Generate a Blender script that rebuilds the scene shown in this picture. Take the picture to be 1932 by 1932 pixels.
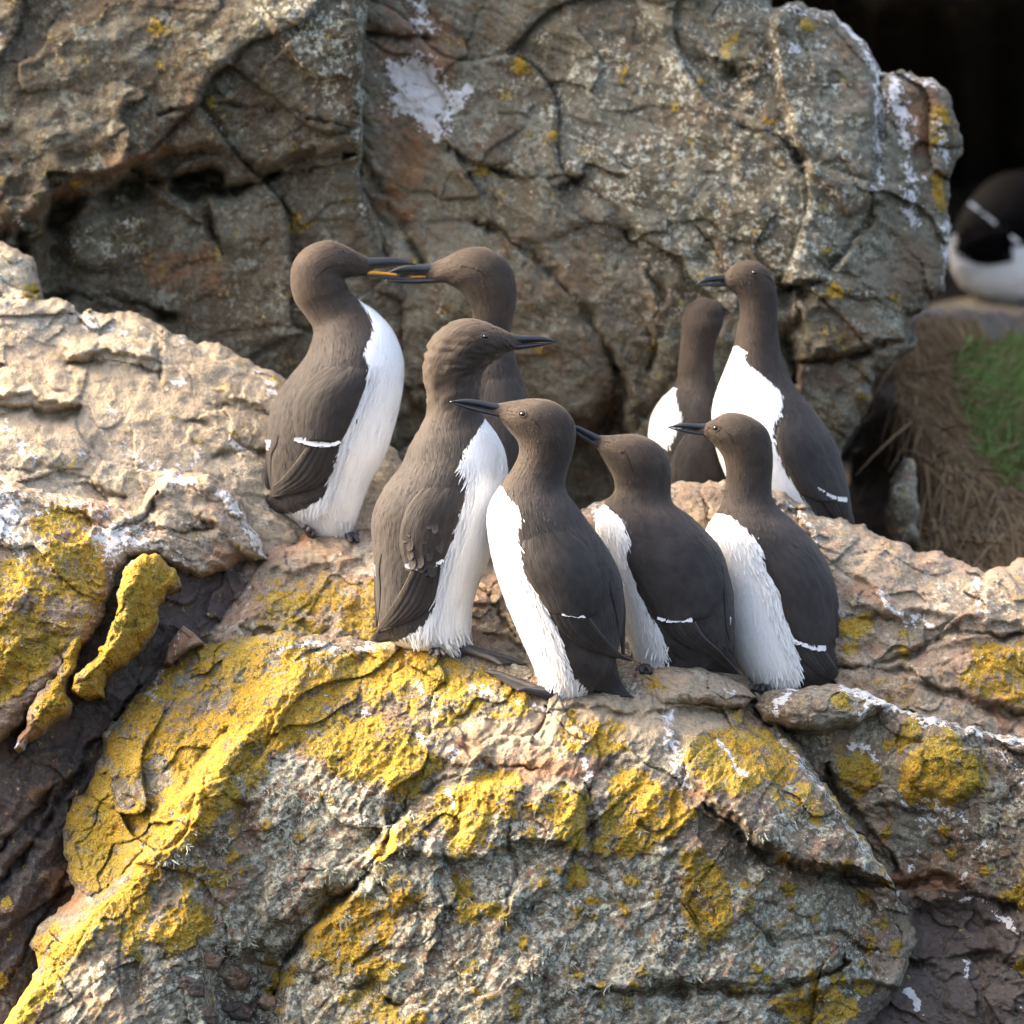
import bpy, math, random
import numpy as np
from mathutils import Vector
from mathutils.bvhtree import BVHTree

for o in list(bpy.data.objects): bpy.data.objects.remove(o)
scene = bpy.context.scene
R = math.radians

# ------------------------------------------------------------------ camera, sky, sun, exposure
DIST, WIDTH, PITCH = 12.0, 1.43, R(9)
S = WIDTH / 1932.0                     # one picture unit = 0.74 mm at the birds
cam = bpy.data.cameras.new('camera'); camo = bpy.data.objects.new('camera', cam)
scene.collection.objects.link(camo); scene.camera = camo
cam.sensor_width = 36; cam.lens = 36 * DIST / WIDTH
cam.clip_start = 0.1; cam.clip_end = 500
cp, sp = math.cos(PITCH), math.sin(PITCH)
camo.location = (0, -DIST * cp, DIST * sp); camo.rotation_euler = (math.pi / 2 - PITCH, 0, 0)
cam.dof.use_dof = True; cam.dof.focus_distance = DIST + 0.02; cam.dof.aperture_fstop = 4.0

SUN = Vector((-0.79, 0.26, 0.55)).normalized()
w = bpy.data.worlds.new('World'); scene.world = w; w.use_nodes = True
nt = w.node_tree; sky = nt.nodes.new('ShaderNodeTexSky'); sky.sky_type = 'NISHITA'; sky.sun_disc = False
sky.sun_elevation = math.asin(SUN.z); sky.sun_rotation = math.atan2(SUN.x, SUN.y) % (2 * math.pi)
sky.air_density = 1.0; sky.dust_density = 10.0; sky.ozone_density = 0.0
nt.links.new(sky.outputs[0], nt.nodes['Background'].inputs[0]); nt.nodes['Background'].inputs[1].default_value = 0.15
sun = bpy.data.lights.new('sun', 'SUN'); suno = bpy.data.objects.new('sun', sun); scene.collection.objects.link(suno)
sun.energy = 0.95; sun.angle = R(32); sun.color = (1.0, 0.85, 0.66)
suno.rotation_euler = SUN.to_track_quat('Z', 'Y').to_euler()
scene.view_settings.view_transform = 'Standard'; scene.view_settings.look = 'None'
scene.view_settings.exposure = 2.55; scene.view_settings.gamma = 1.0
scene.view_settings.use_curve_mapping = False
scene.cycles.max_bounces = 4; scene.cycles.diffuse_bounces = 2; scene.cycles.glossy_bounces = 2; scene.cycles.transmission_bounces = 1; scene.cycles.volume_bounces = 0

# ------------------------------------------------------------------ helpers
COL = scene.collection
def P(x, y, d):
    """arrays of picture units and depth (same unit) -> world points at their real distance"""
    x, y, d = np.asarray(x, float), np.asarray(y, float), np.asarray(d, float)
    dist = DIST + d * S; k = dist / DIST
    X = (x - 966) * S * k; V = (966 - y) * S * k
    return np.stack([X, -DIST * cp + cp * dist + sp * V, DIST * sp - sp * dist + cp * V], -1)

def tag(o, label=None, cat=None, group=None, kind=None):
    if label: o['label'] = label
    if cat: o['category'] = cat
    if group: o['group'] = group
    if kind: o['kind'] = kind
    return o

def mesh_obj(name, verts, faces, mat, parent=None, attrs=None, smooth=True):
    me = bpy.data.meshes.new(name)
    verts = np.ascontiguousarray(verts, np.float32)
    if isinstance(faces, np.ndarray):
        n, k = faces.shape
        me.vertices.add(len(verts)); me.vertices.foreach_set('co', verts.ravel())
        me.loops.add(n * k); me.loops.foreach_set('vertex_index', faces.astype(np.int32).ravel())
        me.polygons.add(n); me.polygons.foreach_set('loop_start', np.arange(0, n * k, k, dtype=np.int32))
        me.update(calc_edges=True)
    else:
        me.from_pydata(verts.tolist(), [], faces)
    for nm, a in (attrs or {}).items():
        a = np.ascontiguousarray(a, np.float32)
        if a.ndim == 1:
            at = me.attributes.new(nm, 'FLOAT', 'POINT'); at.data.foreach_set('value', a)
        else:
            at = me.attributes.new(nm, 'FLOAT_VECTOR', 'POINT'); at.data.foreach_set('vector', a.ravel())
    if smooth: me.polygons.foreach_set('use_smooth', np.ones(len(me.polygons), bool))
    me.materials.append(mat); me.validate(); me.update()
    o = bpy.data.objects.new(name, me); COL.objects.link(o)
    if parent: o.parent = parent; o.matrix_parent_inverse = parent.matrix_basis.inverted()
    return o

def empty(name, x, y, d):
    o = bpy.data.objects.new(name, None); COL.objects.link(o)
    o.location = P(x, y, d).tolist(); o.empty_display_size = 0.05
    return o

# --- noise
def _hash(i, j, s):
    h = (i.astype(np.int64) * 374761393 + j.astype(np.int64) * 668265263 + s * 1442695041) & 0x7fffffff
    h = ((h ^ (h >> 13)) * 1274126177) & 0x7fffffff
    h = ((h ^ (h >> 15)) * 2246822519) & 0x7fffffff
    return ((h ^ (h >> 14)) & 0xffffff) / float(0xffffff)
def perlin(x, y, s=0):
    xi, yi = np.floor(x), np.floor(y); fx, fy = x - xi, y - yi
    u = fx * fx * fx * (fx * (fx * 6 - 15) + 10); v = fy * fy * fy * (fy * (fy * 6 - 15) + 10)
    def g(a, b, dx, dy):
        t = _hash(xi + a, yi + b, s) * 2 * math.pi
        return np.cos(t) * dx + np.sin(t) * dy
    n00, n10 = g(0, 0, fx, fy), g(1, 0, fx - 1, fy); n01, n11 = g(0, 1, fx, fy - 1), g(1, 1, fx - 1, fy - 1)
    return (n00 + (n10 - n00) * u + (n01 + (n11 - n01) * u - n00 - (n10 - n00) * u) * v) * 1.5
def fbm(x, y, s=0, octv=4, ridged=False, gain=0.5):
    r, a, f = 0, 1.0, 1.0
    for o in range(octv):
        n = perlin(x * f + o * 17.3, y * f - o * 9.1, s + o)
        r = r + a * ((1 - 2 * np.abs(n)) if ridged else n); a *= gain; f *= 2.03
    return r
def rot(x, y, ang, an):
    c, s_ = math.cos(ang), math.sin(ang)
    return (x * c + y * s_) / an, (-x * s_ + y * c)
def facets(X, Y, cell, ang=0, an=1.6, seed=0, tilt=0.35, off=0.12, warp=0.35):
    """broken-rock facets: every cell its own tilted plane, sharp steps between cells"""
    wx = X + perlin(X / cell * 1.3, Y / cell * 1.3, seed + 5) * cell * warp
    wy = Y + perlin(X / cell * 1.3 + 31, Y / cell * 1.3, seed + 6) * cell * warp
    u, v = rot(wx, wy, ang, an); u, v = u / cell, v / cell
    iu, iv = np.floor(u), np.floor(v)
    f1 = np.full(u.shape, 9.0); f2 = np.full(u.shape, 9.0); val = np.zeros(u.shape)
    for a in (-1, 0, 1):
        for b in (-1, 0, 1):
            cu, cv = iu + a, iv + b
            du = u - cu - _hash(cu, cv, seed); dv = v - cv - _hash(cu, cv, seed + 1)
            dd = np.sqrt(du * du + dv * dv)
            pv = (_hash(cu, cv, seed + 2) - .5) * 2 * off + ((_hash(cu, cv, seed + 3) - .5) * du * an + (_hash(cu, cv, seed + 4) - .5) * dv) * 2 * tilt
            near = dd < f1
            f2 = np.where(near, f1, np.minimum(f2, dd)); val = np.where(near, pv, val); f1 = np.where(near, dd, f1)
    return val * cell, (f2 - f1) * cell
def sdf_poly(X, Y, poly):
    p = np.array(poly, float); n = len(p)
    dmin = np.full(X.shape, 1e18); inside = np.zeros(X.shape, bool)
    for i in range(n):
        a, b = p[i], p[(i + 1) % n]; e = b - a
        t = np.clip(((X - a[0]) * e[0] + (Y - a[1]) * e[1]) / (e @ e + 1e-9), 0, 1)
        dmin = np.minimum(dmin, (X - a[0] - t * e[0]) ** 2 + (Y - a[1] - t * e[1]) ** 2)
        c = (a[1] > Y) != (b[1] > Y)
        inside ^= c & (X < (b[0] - a[0]) * (Y - a[1]) / (b[1] - a[1] + 1e-12) + a[0])
    d = np.sqrt(dmin)
    return np.where(inside, d, -d)
def dist_line(X, Y, line):
    p = np.array(line, float); dm = np.full(X.shape, 1e18); tt = np.zeros(X.shape); n = len(p) - 1
    for i in range(n):
        a, b = p[i], p[i + 1]; e = b - a
        t = np.clip(((X - a[0]) * e[0] + (Y - a[1]) * e[1]) / (e @ e + 1e-9), 0, 1)
        q = (X - a[0] - t * e[0]) ** 2 + (Y - a[1] - t * e[1]) ** 2
        nb = q < dm; tt = np.where(nb, (i + t) / n, tt); dm = np.where(nb, q, dm)
    return np.sqrt(dm), tt
def tps(pts):
    p = np.array(pts, float); n = len(p)
    def k(r2): return np.where(r2 > 0, r2 * np.log(r2 + 1e-9), 0) * 1e-4
    A = np.zeros((n + 3, n + 3)); r2 = ((p[:, None, :2] - p[None, :, :2]) ** 2).sum(-1)
    A[:n, :n] = k(r2) + np.eye(n) * 0.5; A[:n, n] = 1; A[:n, n + 1:] = p[:, :2] / 1000; A[n, :n] = 1; A[n + 1:, :n] = p[:, :2].T / 1000
    sol = np.linalg.solve(A, np.concatenate([p[:, 2], [0, 0, 0]]))
    def f(X, Y):
        r = sol[n] + sol[n + 1] * X / 1000 + sol[n + 2] * Y / 1000
        for i in range(n): r = r + sol[i] * k((X - p[i, 0]) ** 2 + (Y - p[i, 1]) ** 2)
        return r
    return f
sm = lambda x, a=0., b=1.: (lambda t: t * t * (3 - 2 * t))(np.clip((x - a) / (b - a), 0, 1))

# ------------------------------------------------------------------ materials
def new_mat(name):
    m = bpy.data.materials.new(name); m.use_nodes = True
    t = m.node_tree; b = t.nodes['Principled BSDF']
    return m, t, b
class NT:
    def __init__(s, t): s.t = t; s.co = t.nodes.new('ShaderNodeTexCoord').outputs['Object']
    def n(s, kind, **kw):
        nd = s.t.nodes.new(kind)
        for k_, v in kw.items():
            if k_ in nd.inputs:
                if isinstance(v, bpy.types.NodeSocket): s.t.links.new(v, nd.inputs[k_])
                else: nd.inputs[k_].default_value = v
            else: setattr(nd, k_, v)
        return nd
    def noise(s, scale, detail=4, rough=0.55, co=None, dist=0.0, off=0):
        c = co or s.co
        if off:
            m = s.n('ShaderNodeVectorMath', operation='ADD'); s.t.links.new(c, m.inputs[0]); m.inputs[1].default_value = (off, off * .7, -off); c = m.outputs[0]
        nd = s.n('ShaderNodeTexNoise', Scale=scale, Detail=detail, Roughness=rough, Distortion=dist)
        s.t.links.new(c, nd.inputs['Vector']); return nd.outputs['Fac']
    def vor(s, scale, feature='F1', out='Distance'):
        nd = s.n('ShaderNodeTexVoronoi', Scale=scale, feature=feature); s.t.links.new(s.co, nd.inputs['Vector']); return nd.outputs[out]
    def attr(s, name, vec=False):
        nd = s.n('ShaderNodeAttribute', attribute_name=name); return nd.outputs['Vector' if vec else 'Fac']
    def math(s, op, a, b=0.0, c=None):
        nd = s.n('ShaderNodeMath', operation=op)
        for i, v in enumerate((a, b) if c is None else (a, b, c)):
            if isinstance(v, bpy.types.NodeSocket): s.t.links.new(v, nd.inputs[i])
            else: nd.inputs[i].default_value = v
        return nd.outputs[0]
    def step(s, v, lo, hi):
        nd = s.n('ShaderNodeMapRange', interpolation_type='SMOOTHSTEP')
        s.t.links.new(v, nd.inputs[0]); nd.inputs[1].default_value = lo; nd.inputs[2].default_value = hi
        return nd.outputs[0]
    def mix(s, f, a, b):
        nd = s.n('ShaderNodeMix', data_type='RGBA')
        for i, v in ((0, f), (6, a), (7, b)):
            if isinstance(v, bpy.types.NodeSocket): s.t.links.new(v, nd.inputs[i])
            else: nd.inputs[i].default_value = v if i == 0 else (*v, 1)
        return nd.outputs[2]
    def bump(s, h, strength, dist, normal=None):
        nd = s.n('ShaderNodeBump', Strength=strength, Distance=dist); s.t.links.new(h, nd.inputs['Height'])
        if normal: s.t.links.new(normal, nd.inputs['Normal'])
        return nd.outputs[0]

def rock_mat(name, c1, c2, c3, speck=0.5, crust=(0.26, 0.27, 0.22), crust_amt=0.35):
    m, t, b = new_mat(name); q = NT(t)
    n1 = q.noise(7, 4, .62, dist=.4); n2 = q.noise(28, 5, .65, off=3.1); n3 = q.noise(130, 3, .7, off=7.7); n4 = q.noise(420, 2, .6, off=1.3)
    c = q.mix(q.step(n1, .38, .62), c1, c2)
    c = q.mix(q.step(n2, .5, .68), c, c3)
    c = q.mix(q.math('MULTIPLY', q.step(n3, .55, .75), speck), c, crust)                       # small pale crusts all over
    patch = q.step(q.math('ADD', q.noise(16, 3, .6, off=11), q.math('MULTIPLY', q.math('SUBTRACT', n3, .5), .5)), .56, .64)
    c = q.mix(q.math('MULTIPLY', patch, crust_amt), c, crust)
    sp2 = q.step(q.noise(85, 4, .78, off=15), .53, .57); c = q.mix(q.math('MULTIPLY', sp2, speck), c, tuple(v * .85 for v in crust))
    sp3 = q.step(q.noise(48, 4, .75, off=25), .58, .62); c = q.mix(q.math('MULTIPLY', sp3, .55), c, tuple(v * .55 for v in c1))
    gm = q.n('ShaderNodeMix', data_type='RGBA', blend_type='MULTIPLY'); gm.inputs[0].default_value = .75
    t.links.new(c, gm.inputs[6]); v = q.math('MULTIPLY_ADD', q.math('ADD', n3, n4), 1.7, -.7)
    cb = q.n('ShaderNodeCombineColor'); [t.links.new(v, cb.inputs[i]) for i in range(3)]; t.links.new(cb.outputs[0], gm.inputs[7]); c = gm.outputs[2]
    mo = q.step(q.math('ADD', q.noise(11, 4, .65, off=41), q.math('MULTIPLY', q.math('SUBTRACT', n3, .5), .35)), .53, .62); c = q.mix(q.math('MULTIPLY', mo, .5), c, tuple(min(1, v * 1.0) for v in (c3[0] * 1.25, c3[1] * 1.2, c3[2] * 1.3)))
    mo = q.step(q.math('ADD', q.noise(19, 4, .7, off=51), q.math('MULTIPLY', q.math('SUBTRACT', n3, .5), .5)), .60, .66); c = q.mix(q.math('MULTIPLY', mo, .6), c, tuple(min(1, v * 1.35) for v in crust))
    # warm stain / pale weathering / black wet film and darker recesses painted by shape
    wob = q.math('MULTIPLY', q.math('SUBTRACT', q.math('ADD', q.math('MULTIPLY', n3, .8), q.math('MULTIPLY', n2, .8)), .8), 1.0)
    def am(nm, amp, lo=.45, hi=.6): return q.step(q.math('MULTIPLY_ADD', wob, amp, q.attr(nm)), lo, hi)
    c = q.mix(q.math('MULTIPLY', am('tan', 1.0, .35, .75), .8), c, q.mix(n2, (.44, .325, .205), (.37, .29, .20)))
    c = q.mix(q.math('MULTIPLY', am('rust', 1.2, .4, .7), .7), c, q.mix(n3, (.22, .095, .04), (.33, .18, .10)))
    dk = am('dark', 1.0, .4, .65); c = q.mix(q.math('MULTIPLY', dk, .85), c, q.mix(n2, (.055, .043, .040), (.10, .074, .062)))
    # grey-green crust lichen
    gl = q.math('MULTIPLY', am('grey', 2.0, .5, .6), q.step(q.noise(75, 3, .75, off=5), .44, .53))
    c = q.mix(gl, c, q.mix(q.step(n3, .38, .62), (.14, .135, .10), (.50, .49, .39)))
    # yellow lichen
    lgap = q.noise(34, 4, .75, off=31)
    ly = q.step(q.math('ADD', q.math('MULTIPLY_ADD', wob, 1.8, q.math('MULTIPLY', q.attr('lichen'), .82)), q.math('MULTIPLY', q.math('SUBTRACT', lgap, .5), 2.5)), .42, .54)
    big = q.noise(9, 3, .6, off=21)
    lc = q.mix(q.step(big, .40, .60), (.33, .222, .016), (.48, .255, .010))
    lc = q.mix(q.step(n3, .47, .62), lc, (.20, .148, .026)); lc = q.mix(q.step(n4, .52, .68), lc, (.52, .375, .07))
    lc = q.mix(q.math('MULTIPLY', q.step(lgap, .56, .66), .6), lc, (.40, .31, .11))
    c = q.mix(q.math('MULTIPLY', ly, .95), c, lc)
    # bird droppings, and a painted lit edge
    gu = am('guano_lit_edge', 2.2, .5, .58); c = q.mix(q.math('MULTIPLY', gu, .92), c, q.mix(n3, (.55, .50, .46), (.80, .79, .77)))
    t.links.new(c, b.inputs['Base Color'])
    r = q.math('SUBTRACT', .86, q.math('MULTIPLY', dk, .40)); t.links.new(r, b.inputs['Roughness'])
    b.inputs['Specular IOR Level'].default_value = .3
    h = q.math('ADD', q.math('MULTIPLY', n3, .0036), q.math('MULTIPLY', n4, .0018))
    h = q.math('MULTIPLY_ADD', n2, .0045, h)
    lh = q.math('MULTIPLY', q.attr('lichen'), q.math('MULTIPLY', q.noise(210, 2, .7, off=9), .0085))
    nn = q.bump(q.math('ADD', h, lh), 1.0, 1.0)
    t.links.new(nn, b.inputs['Normal'])
    return m

M = {}
M['cliff'] = rock_mat('cliff_rock', (.13, .104, .066), (.20, .18, .13), (.13, .083, .045), .42, (.25, .243, .186), .5)
M['cliff_brown'] = rock_mat('cliff_brown_rock', (.10, .077, .047), (.155, .135, .094), (.10, .066, .035), .5, (.25, .245, .185), .4)
M['buff'] = rock_mat('buff_rock', (.39, .305, .20), (.345, .288, .205), (.25, .195, .13), .35, (.45, .40, .32), .3)
M['grey'] = rock_mat('grey_rock', (.115, .084, .056), (.215, .185, .135), (.235, .14, .08), .6, (.37, .345, .25), .55)
M['brown'] = rock_mat('brown_rock', (.28, .195, .125), (.28, .23, .165), (.32, .195, .12), .4, (.40, .365, .29), .35)
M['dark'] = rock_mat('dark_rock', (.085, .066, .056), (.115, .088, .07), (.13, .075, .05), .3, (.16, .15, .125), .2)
M['cave'] = rock_mat('cave_shade_rock', (.006, .0055, .005), (.012, .010, .008), (.012, .008, .006), .15, (.04, .035, .028), .3)  # near-black colour stands in for the cave's lack of light

# ------------------------------------------------------------------ rock relief
def warpxy(X, Y, amp, lam, seed):
    return (X + amp * fbm(X / lam, Y / lam, seed, 3), Y + amp * fbm(X / lam + 50, Y / lam, seed + 9, 3))
ATTR = ('lichen', 'guano_lit_edge', 'grey', 'dark', 'tan', 'rust')
def rock(name, poly, base, mat, res=2.6, feats=(), masks=(), fac=(), noise=((120, 14), (40, 6), (14, 2.2)), ang=-0.5,
         rim=40, rimd=60, skirt=260, seed=1, edge=9, parent=None, lich_lift=2.6, drop=.15):
    pp = np.array(poly, float)
    x0, y0 = pp.min(0) - 12; x1, y1 = pp.max(0) + 12
    X, Y = np.meshgrid(np.arange(x0, x1, res), np.arange(y0, y1, res))
    WX, WY = warpxy(X, Y, edge, 45, seed)
    sd = sdf_poly(WX, WY, poly)
    CX, CY = X + 10 * fbm(X / 60, Y / 60, seed + 31, 4, gain=.6), Y + 10 * fbm(X / 60 + 40, Y / 60, seed + 37, 4, gain=.6)
    vary = np.clip(.75 + .9 * fbm(X / 70, Y / 70, seed + 41, 2), .15, 1.6)
    D = tps(base)(X, Y)
    for cell, amt in fac:
        f, e = facets(X, Y, cell, ang, 1.7, seed + int(cell), .34, .11)
        D += f * amt + 0.05 * cell * amt * np.exp(-(e / (cell * .03 + 1.5)) ** 2)
    for f in feats:
        k = f[0]
        if k == 'crack':
            dl, tt = dist_line(CX, CY, f[1]); wd = f[2] * (.25 + .75 * np.sin(np.pi * np.clip(tt, .04, .96))) * vary
            D += f[3] * .8 * np.clip(1.25 * np.exp(-(dl / (wd * .8)) ** 1.3) - .0, 0, 1) * np.clip(vary, .3, 1.2)
            lp = np.array(f[1], float); nx = lp[-1] - lp[0]; nx = np.array([-nx[1], nx[0]]) / (np.hypot(*nx) + 1e-9); sgn = (X - lp.mean(0)[0]) * nx[0] + (Y - lp.mean(0)[1]) * nx[1]
            D += .22 * f[3] * np.exp(-(dl / (wd * 3.5 + 8)) ** 2) * np.tanh(sgn / 6)
        elif k == 'ridge':
            dl, tt = dist_line(WX, WY, f[1]); D -= f[3] * np.maximum(0, 1 - dl / f[2]) ** 1.3
        elif k == 'block':      # poly, lift, soft, gx, gy
            s_ = sdf_poly(WX, WY, f[1]); c = np.mean(f[1], 0); i = sm(s_, 0, f[3])
            D -= i * (f[2] + (X - c[0]) * f[4] + (Y - c[1]) * f[5])
    for lam, amp in noise:
        u, v = rot(X, Y, ang, 1.8)
        D += amp * (fbm(u / lam, v / lam, seed + int(lam), 3) - .35 * fbm(u / lam * .8, v / lam * .8, seed + 3 + int(lam), 2, True))
    at = {a: np.zeros(X.shape) for a in ATTR}
    MX, MY = warpxy(X, Y, 7, 30, seed + 77)
    for mk in masks:
        nm, shape = mk[0], mk[1]; soft = mk[2] if len(mk) > 2 else 16; val = mk[3] if len(mk) > 3 else 1.0
        if len(mk) > 4: dl, _ = dist_line(MX, MY, shape); s_ = mk[4] - dl
        else: s_ = sdf_poly(MX, MY, shape)
        if nm == 'bare': at['lichen'] *= 1 - np.clip(.5 + s_ / (2 * soft), 0, 1) * val; continue
        at[nm] = np.maximum(at[nm], np.clip(.5 + (s_ + (5 if nm == 'lichen' else 0)) / (2 * soft), 0, 1) * val)
    if lich_lift:
        ln = at['lichen'] + .35 * fbm(X / 16, Y / 16, seed + 4, 3)
        D -= sm(ln, .42, .62) * (lich_lift + 3.0 * fbm(X / 9, Y / 9, seed + 8, 2))
    e = np.clip(sd / rim, 0, 1); D += rimd * (1 - np.sqrt(np.maximum(0, 1 - (1 - e) ** 2)))
    gy, gx = np.gradient(sd, res); g2 = gx * gx + gy * gy + 1e-3
    sn = np.where(sd < 0, sd, 0); mv = np.clip(sn / g2, -3 * res, 0)
    XX, YY = X - mv * gx, Y - mv * gy
    keep = sd > -1.2 * res
    q = keep[:-1, :-1] & keep[1:, :-1] & keep[:-1, 1:] & keep[1:, 1:]
    H, W_ = X.shape; idx = np.arange(H * W_).reshape(H, W_)
    F = np.stack([idx[:-1, :-1][q], idx[1:, :-1][q], idx[1:, 1:][q], idx[:-1, 1:][q]], 1)
    used = np.unique(F); rem = np.full(H * W_, -1); rem[used] = np.arange(len(used)); F = rem[F]
    px, py, dd = XX.ravel()[used], YY.ravel()[used], D.ravel()[used]
    # skirt: boundary edges drawn back into the hill
    E = np.concatenate([F[:, [0, 1]], F[:, [1, 2]], F[:, [2, 3]], F[:, [3, 0]]])
    key = np.sort(E, 1); kk = key[:, 0].astype(np.int64) * 10000000 + key[:, 1]
    un, inv, cnt = np.unique(kk, return_inverse=True, return_counts=True); be = E[cnt[inv] == 1]
    bv = np.unique(be); nb = np.full(len(used), -1); nb[bv] = len(used) + np.arange(len(bv)); nb2 = np.where(nb >= 0, nb + len(bv), -1)
    cx, cy = pp.mean(0)
    def back(f, dpt): return px[bv] + (cx - px[bv]) * f, py[bv] + (cy - py[bv]) * f + dpt * drop, dd[bv] + dpt
    b1, b2 = back(.02, skirt * .35), back(.08, skirt)
    px = np.concatenate([px, b1[0], b2[0]]); py = np.concatenate([py, b1[1], b2[1]]); d3 = np.concatenate([dd, b1[2], b2[2]])
    SF = np.concatenate([np.stack([be[:, 1], be[:, 0], nb[be[:, 0]], nb[be[:, 1]]], 1), np.stack([nb[be[:, 1]], nb[be[:, 0]], nb2[be[:, 0]], nb2[be[:, 1]]], 1)])
    attrs = {}
    for a in ATTR:
        v = at[a].ravel()[used]; attrs[a] = np.concatenate([v, v[bv], v[bv]])
    # origin at the base of the rock so that the object coordinates of the texture start there
    V = P(px, py, d3)
    o = mesh_obj(name, V, np.concatenate([F, SF]), mat, parent, attrs)
    hf = dict(x0=x0, y0=y0, res=res, D=D, ok=keep)
    return o, hf
def depth_at(hf, x, y):
    i = int(round((y - hf['y0']) / hf['res'])); j = int(round((x - hf['x0']) / hf['res']))
    H, W_ = hf['D'].shape
    return hf['D'][min(max(i, 0), H - 1), min(max(j, 0), W_ - 1)]

# ------------------------------------------------------------------ the rocks
def spot(x, y, r, seed=0):
    rnd = random.Random(int(x * 7 + y * 13 + seed)); n = 9
    return [(x + math.cos(k / n * 6.283) * r * rnd.uniform(.6, 1.3), y + math.sin(k / n * 6.283) * r * rnd.uniform(.6, 1.2)) for k in range(n)]

# far cave wall, and a roof rock added to darken it, behind the cliff corner
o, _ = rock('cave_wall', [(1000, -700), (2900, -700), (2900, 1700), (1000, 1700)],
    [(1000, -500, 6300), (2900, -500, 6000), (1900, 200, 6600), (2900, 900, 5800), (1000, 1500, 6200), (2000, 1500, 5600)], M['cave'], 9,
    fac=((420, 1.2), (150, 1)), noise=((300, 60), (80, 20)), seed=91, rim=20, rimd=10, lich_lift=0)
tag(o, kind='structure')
o, _ = rock('cave_shade_roof', [(1300, -420), (2900, -460), (2900, -150), (2400, -70), (2150, -20), (1990, -60), (1900, 20), (1820, 60), (1740, 20), (1660, 30), (1560, -30), (1300, -60)],
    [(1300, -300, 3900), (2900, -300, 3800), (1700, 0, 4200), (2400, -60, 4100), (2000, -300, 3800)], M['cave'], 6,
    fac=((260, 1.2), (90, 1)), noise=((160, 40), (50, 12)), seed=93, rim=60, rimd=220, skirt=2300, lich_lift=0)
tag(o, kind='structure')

# unseen cliff mass added behind the face to block sun, rising above the picture
o, _ = rock('cliff', [(-280, -330), (1380, -330), (1400, -200), (1380, 1000), (-280, 1000)], [(-280, -330, 1700), (1380, -330, 1700), (600, -200, 1400), (1300, 900, 1500), (-200, 900, 1500), (600, 500, 1500)], M['cliff'], 15,
    fac=((420, .6), (160, .6)), noise=((300, 40), (90, 16)), seed=95, rim=80, rimd=120, skirt=2200, lich_lift=0)
tag(o, kind='structure')

# cliff, left half: overhanging block above a crevice
o, hf_c1 = rock('cliff', [(-560, -260), (700, -260), (690, 0), (686, 200), (680, 300), (697, 420), (770, 560), (900, 800), (900, 1010), (-560, 1010)],
    [(0, 0, 870), (300, 100, 850), (600, 100, 835), (600, 290, 880), (300, 270, 880), (0, 400, 900), (100, 520, 990), (400, 500, 980), (640, 520, 960), (400, 700, 1010),
     (800, 800, 1150), (-300, 700, 1000), (-300, -200, 900), (650, -250, 840)], M['cliff_brown'], 3.6,
    fac=((330, .45), (120, .42), (46, .28)), ang=-.3, noise=((150, 14), (48, 6), (17, 3.0)), seed=11, rim=26, rimd=60, skirt=420,
    feats=[('block', [(-580, -280), (720, -280), (700, 286), (560, 306), (480, 336), (410, 292), (330, 298), (230, 332), (120, 368), (40, 440), (-580, 640)], 75, 26, 0, .12),
           ('crack', [(-40, 520), (40, 455), (150, 385), (280, 338), (370, 335)], 26, 190),
           ('crack', [(370, 335), (420, 362), (470, 345), (560, 325), (670, 292)], 10, 110),
           ('block', [(320, 330), (400, 300), (440, 328), (432, 372), (370, 398), (300, 366)], -190, 30, 0, 0),
           ('crack', [(385, 370), (402, 430), (425, 480)], 8, 60), ('crack', [(300, 215), (420, 195), (560, 215), (680, 240)], 7, 35),
           ('block', [(440, -60), (690, -60), (690, 150), (600, 160), (520, 80)], 22, 12, 0, 0), ('crack', [(560, 560), (640, 640), (700, 700)], 14, 50),
           ('block', [(90, 400), (250, 372), (300, 420), (240, 520), (120, 520)], 40, 30, 0, 0), ('crack', [(0, 560), (200, 560), (330, 600)], 12, 60)],
    masks=[('lichen', spot(575, 423, 17), 14, .8), ('lichen', spot(293, 50, 13), 10, .8), ('lichen', spot(395, 184, 10), 10, .7), ('lichen', spot(140, 352, 8), 8, .7),
           ('lichen', spot(300, 128, 6), 8, .7), ('grey', [(420, -80), (690, -80), (690, 290), (640, 250), (560, 150), (470, 60)], 50, .58),
           ('grey', [(150, 420), (260, 400), (270, 470), (200, 520), (140, 470)], 40, .65), ('guano_lit_edge', spot(36, 415, 12), 8, .7),
           ('grey', [(682, -60), (684, 200), (676, 300), (692, 400)], 14, .8, 12), ('rust', [(120, 330), (330, 250), (400, 280), (230, 330), (60, 420), (0, 440)], 30, .75), ('rust', [(200, 480), (420, 420), (480, 560), (300, 600)], 50, .55)])
tag(o, kind='structure')

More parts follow.
